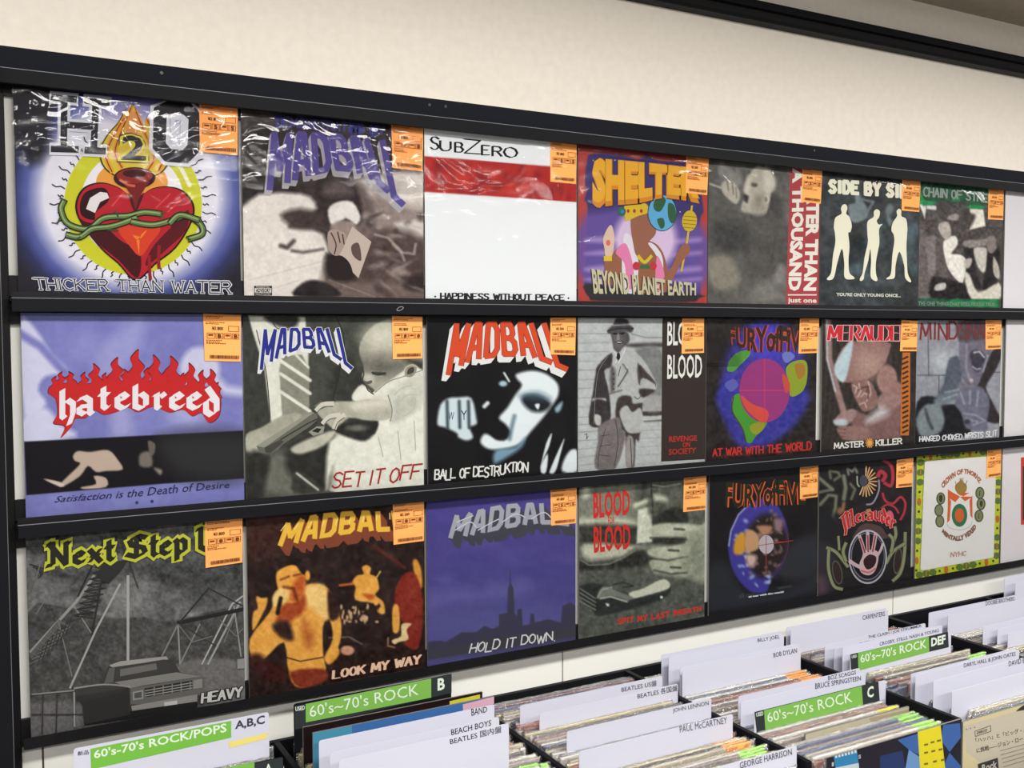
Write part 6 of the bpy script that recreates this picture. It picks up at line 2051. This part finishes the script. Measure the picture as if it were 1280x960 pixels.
def cream_front(a):
    a.v((1266, 895, 1272, 887, 1285, 879, 1285, 890, 1268, 895), (66, 58, 50), True)
    a.v((1203, 908, 1266, 890, 1290, 886, 1290, 1000, 1208, 940), (214, 204, 182))
    for k in range(9): a.v((1204 + k * 3, 898.6 - k * .8, 1206 + k * 3, 898 - k * .8, 1206 + k * 3, 901 - k * .8, 1204 + k * 3, 901.6 - k * .8), (170, 90, 80))
    a.t('\u300c\u30cf\u30c3\u30cf\u300d\u3068\u300c\u30d3\u30c3\u30b0\u30fb\u30d0', (1219, 923, 1284, 908.5), (1220, 928.5, 1285, 914), (58, 52, 48), .01)
    a.t('\u306b\u6311\u6226\u2014\u2014\u30b8\u30e7\u30f3\u30fb\u30ed\u30fc', (1220, 935.5, 1278, 920), (1221, 941.5, 1279, 926.5), (58, 52, 48), .01)
    a.vl((1218.5, 914, 1238, 907, 1238.5, 914, 1219, 920.5, 1218.5, 914), .7, (80, 72, 66))
    a.t('DISCO', (1221, 914.5, 1234, 910.5), (1221, 918, 1234, 914), (70, 62, 58), .03)
    for k in range(5): a.vl((1250 + k, 938.5 + k * 5, 1285, 929 + k * 5), .8, (150, 142, 130))
    a.v((1222, 955, 1247, 947, 1250, 985, 1226, 990), (70, 68, 68))
    a.t('Rock', (1227, 956, 1246, 950), (1227, 965, 1246, 960), (214, 206, 192), .03)
    for x in (1208, 1213, 1218): a.ve(x, 911.5 - (x - 1208) * .25, .8, .7, (70, 62, 56), 6)


front_sleeve('black record sleeve with a yellow tab, below the B sign', 1, (376, 908), (603, 866.5), -.115, (38, 24, 26), black_one)
front_sleeve('blue record sleeve with a pink tab, between the B sign and the white cards', 1, (384, 917.5), (617.5, 871), -.165, (70, 122, 184), blue_one)
front_sleeve('dark record sleeve with blue shapes and a yellow sticker at the bottom edge', 3, (1033, 946), (1202, 900.5), -.522, (36, 32, 46), dark_blue_front)
front_sleeve('cream record sleeve printed with Japanese text at the bottom right corner', 4, (1204, 901), (1345, 863), -.515, (228, 214, 170), cream_front)
front_sleeve('cream record sleeve standing in front of the C sign', 3, (1007, 916), (1158, 879), -.40, (214, 204, 176), lambda a: a.v((1086, 898, 1150, 883, 1160, 900, 1096, 916), (196, 176, 150)))

# packed records seen from above: a sleeve, its clear plastic and sometimes a price label over the top edge
def pal_mat():
    m = bpy.data.materials.new('mixed_sleeve_print')
    m.use_nodes = True
    nt = m.node_tree
    b = nt.nodes['Principled BSDF']
    oi = nt.nodes.new('ShaderNodeObjectInfo')
    r = nt.nodes.new('ShaderNodeValToRGB')
    cr = r.color_ramp
    cr.interpolation = 'CONSTANT'
    pal = [(190, 180, 172), (226, 222, 214), (120, 116, 118), (208, 200, 182), (84, 80, 82), (234, 230, 222), (160, 146, 138), (214, 204, 170), (148, 150, 156), (184, 130, 120), (110, 120, 150), (212, 208, 206)]
    while len(cr.elements) < len(pal): cr.elements.new(.5)
    for i, c in enumerate(pal):
        cr.elements[i].position = i / len(pal)
        cr.elements[i].color = (*lin(c), 1)
    nt.links.new(oi.outputs['Random'], r.inputs[0])
    nt.links.new(r.outputs[0], b.inputs['Base Color'])
    b.inputs['Roughness'].default_value = .5
    return m


M_MIX = pal_mat()
TAB = {'orange': M_ORANGE, 'green': mat('green_label_paper', (170, 228, 120), .7, .2), 'yellow': mat('yellow_label_paper', (236, 226, 90), .7, .2), 'pink': mat('pink_label_paper', (226, 110, 150), .7, .2)}
bm = bmesh.new()
add_box(bm, -.1575, .1575, -.0021, .0021, 0, .315)
me_sleeve = fin(bm, 'sleeve', M_MIX).data
bpy.data.objects.remove([o for o in bpy.data.objects if o.data == me_sleeve][0])
ME_FILM = []
for v in range(6):
    rs = random.Random(v)
    bm = bmesh.new()
    n = 26
    rows = []
    for k, (dy, z) in enumerate(((-.0024, .285), (-.0027, .313), (0.0002, .3175), (.0027, .312), (.0024, .285))):
        rows.append([bm.verts.new((-.161 + .322 * i / (n - 1), dy + rs.uniform(-.0005, .0005) * (2 if k == 2 else 1), z + (rs.uniform(-.0005, .0008) if 0 < k < 4 else 0))) for i in range(n)])
    for a_, b_ in zip(rows[:-1], rows[1:]):
        for i in range(n - 1): bm.faces.new((a_[i], a_[i + 1], b_[i + 1], b_[i]))
    me = bpy.data.meshes.new('plastic_sleeve')
    bm.to_mesh(me)
    bm.free()
    me.materials.append(M_FILM_EDGE)
    ME_FILM.append(me)
ME_TAB = {}
for c, m in TAB.items():
    bm = bmesh.new()
    add_box(bm, .103, .156, -.0026, -.0022, .252, .3156)
    add_box(bm, .103, .156, -.0026, .0010, .3150, .3157)
    o = fin(bm, 'price_sticker', m)
    ME_TAB[c] = o.data
    bpy.data.objects.remove(o)

TABZ = {(1, 'green'): (-.36, -.29), (1, 'orange'): (-.42, -.36), (2, 'orange'): (-.405, -.355), (2, 'green'): (-.47, -.405), (3, 'orange'): (-.23, -.15), (3, 'green'): (-.50, -.40), (4, 'green'): (-.33, -.255)}
SHORT = {0: 'in the leftmost bin', 1: 'in the B bin', 2: 'right of the B bin', 3: 'in the C bin', 4: 'in the DEF bin', 5: 'in the right edge bin', 6: 'in the farthest bin'}
rs = random.Random(11)
for b in range(7):
    z = {5: -.15, 4: -.03, 0: -.03}.get(b, -.016)
    zend = -.62 if b < 5 else -.5
    if b == 3: zend = -.488
    if b == 4: zend = -.488
    if b in (0,): zend = -.40
    if b == 1: zend = -.44
    if b == 2: zend = -.488
    top = {0: 1.03, 1: 1.045, 3: 1.062, 4: 1.056, 5: 1.06}.get(b, 1.052)
    while z > zend:  # from the wall towards the aisle
        z -= rs.uniform(.0070, .0084)
        hit = [c for c in CZ[b] if abs(c - z) < .0048]
        if hit:
            z = min(hit) - .0049
            if any(abs(c - z) < .0045 for c in CZ[b]): continue
        w_ = BX[b + 1] - BX[b]
        vis = [to_sheet(np.array([u]), np.array([top]), z) for u in (BX[b] + .01, BX[b + 1] - .01)]
        if vis[1][1][0] > 968 or vis[0][0][0] > 1290: continue
        cx = BX[b] + .007 + .1625 + rs.uniform(0, max(0, w_ - .014 - .325))
        dy = rs.uniform(-.003, .004)
        h = FLOORY - .0004 - (top + dy)
        t = empty('record', bl(cx, FLOORY, z))
        bds = sorted({round(c, 3) for c in CZ[b] if c > z and c in CARDZ[b]}, reverse=True)
        k = len(bds)
        nth = ['between the wall and the first card', 'past the first card from the wall', 'past the second card from the wall', 'past the third card from the wall', 'past the fourth card from the wall', 'past the fifth card from the wall', 'past the sixth card from the wall', 'past the seventh card from the wall', 'past the eighth card from the wall', 'past the ninth card from the wall', 'past the tenth card from the wall'][min(k, 10)]
        t['label'] = 'plastic-sleeved record filed ' + SHORT[b] + ', ' + nth
        t['category'] = 'record'
        t['group'] = 'records filed ' + SHORT[b] + ', ' + nth
        s_ = h / .315
        o = link('sleeve', me_sleeve, t, (0, 0, .0004))
        o.scale = (1, 1, s_)
        o = link('plastic_sleeve', ME_FILM[rs.randrange(6)], t, (0, 0, .0004))
        o.scale = (1, 1, s_)
        col = None
        for (bb, c), (z0, z1) in TABZ.items():
            if bb == b and z0 <= z <= z1: col = c
        if col is None and rs.random() < .12: col = rs.choice(['orange', 'orange', 'green', 'yellow', 'pink'])
        if col and rs.random() < .9:
            o = link('price_sticker', ME_TAB[col], t, (rs.uniform(-.006, .0), 0, .0004))
            o.scale = (1, 1, s_)
SC.cycles.transparent_max_bounces = 24
SC.cycles.max_bounces = 8
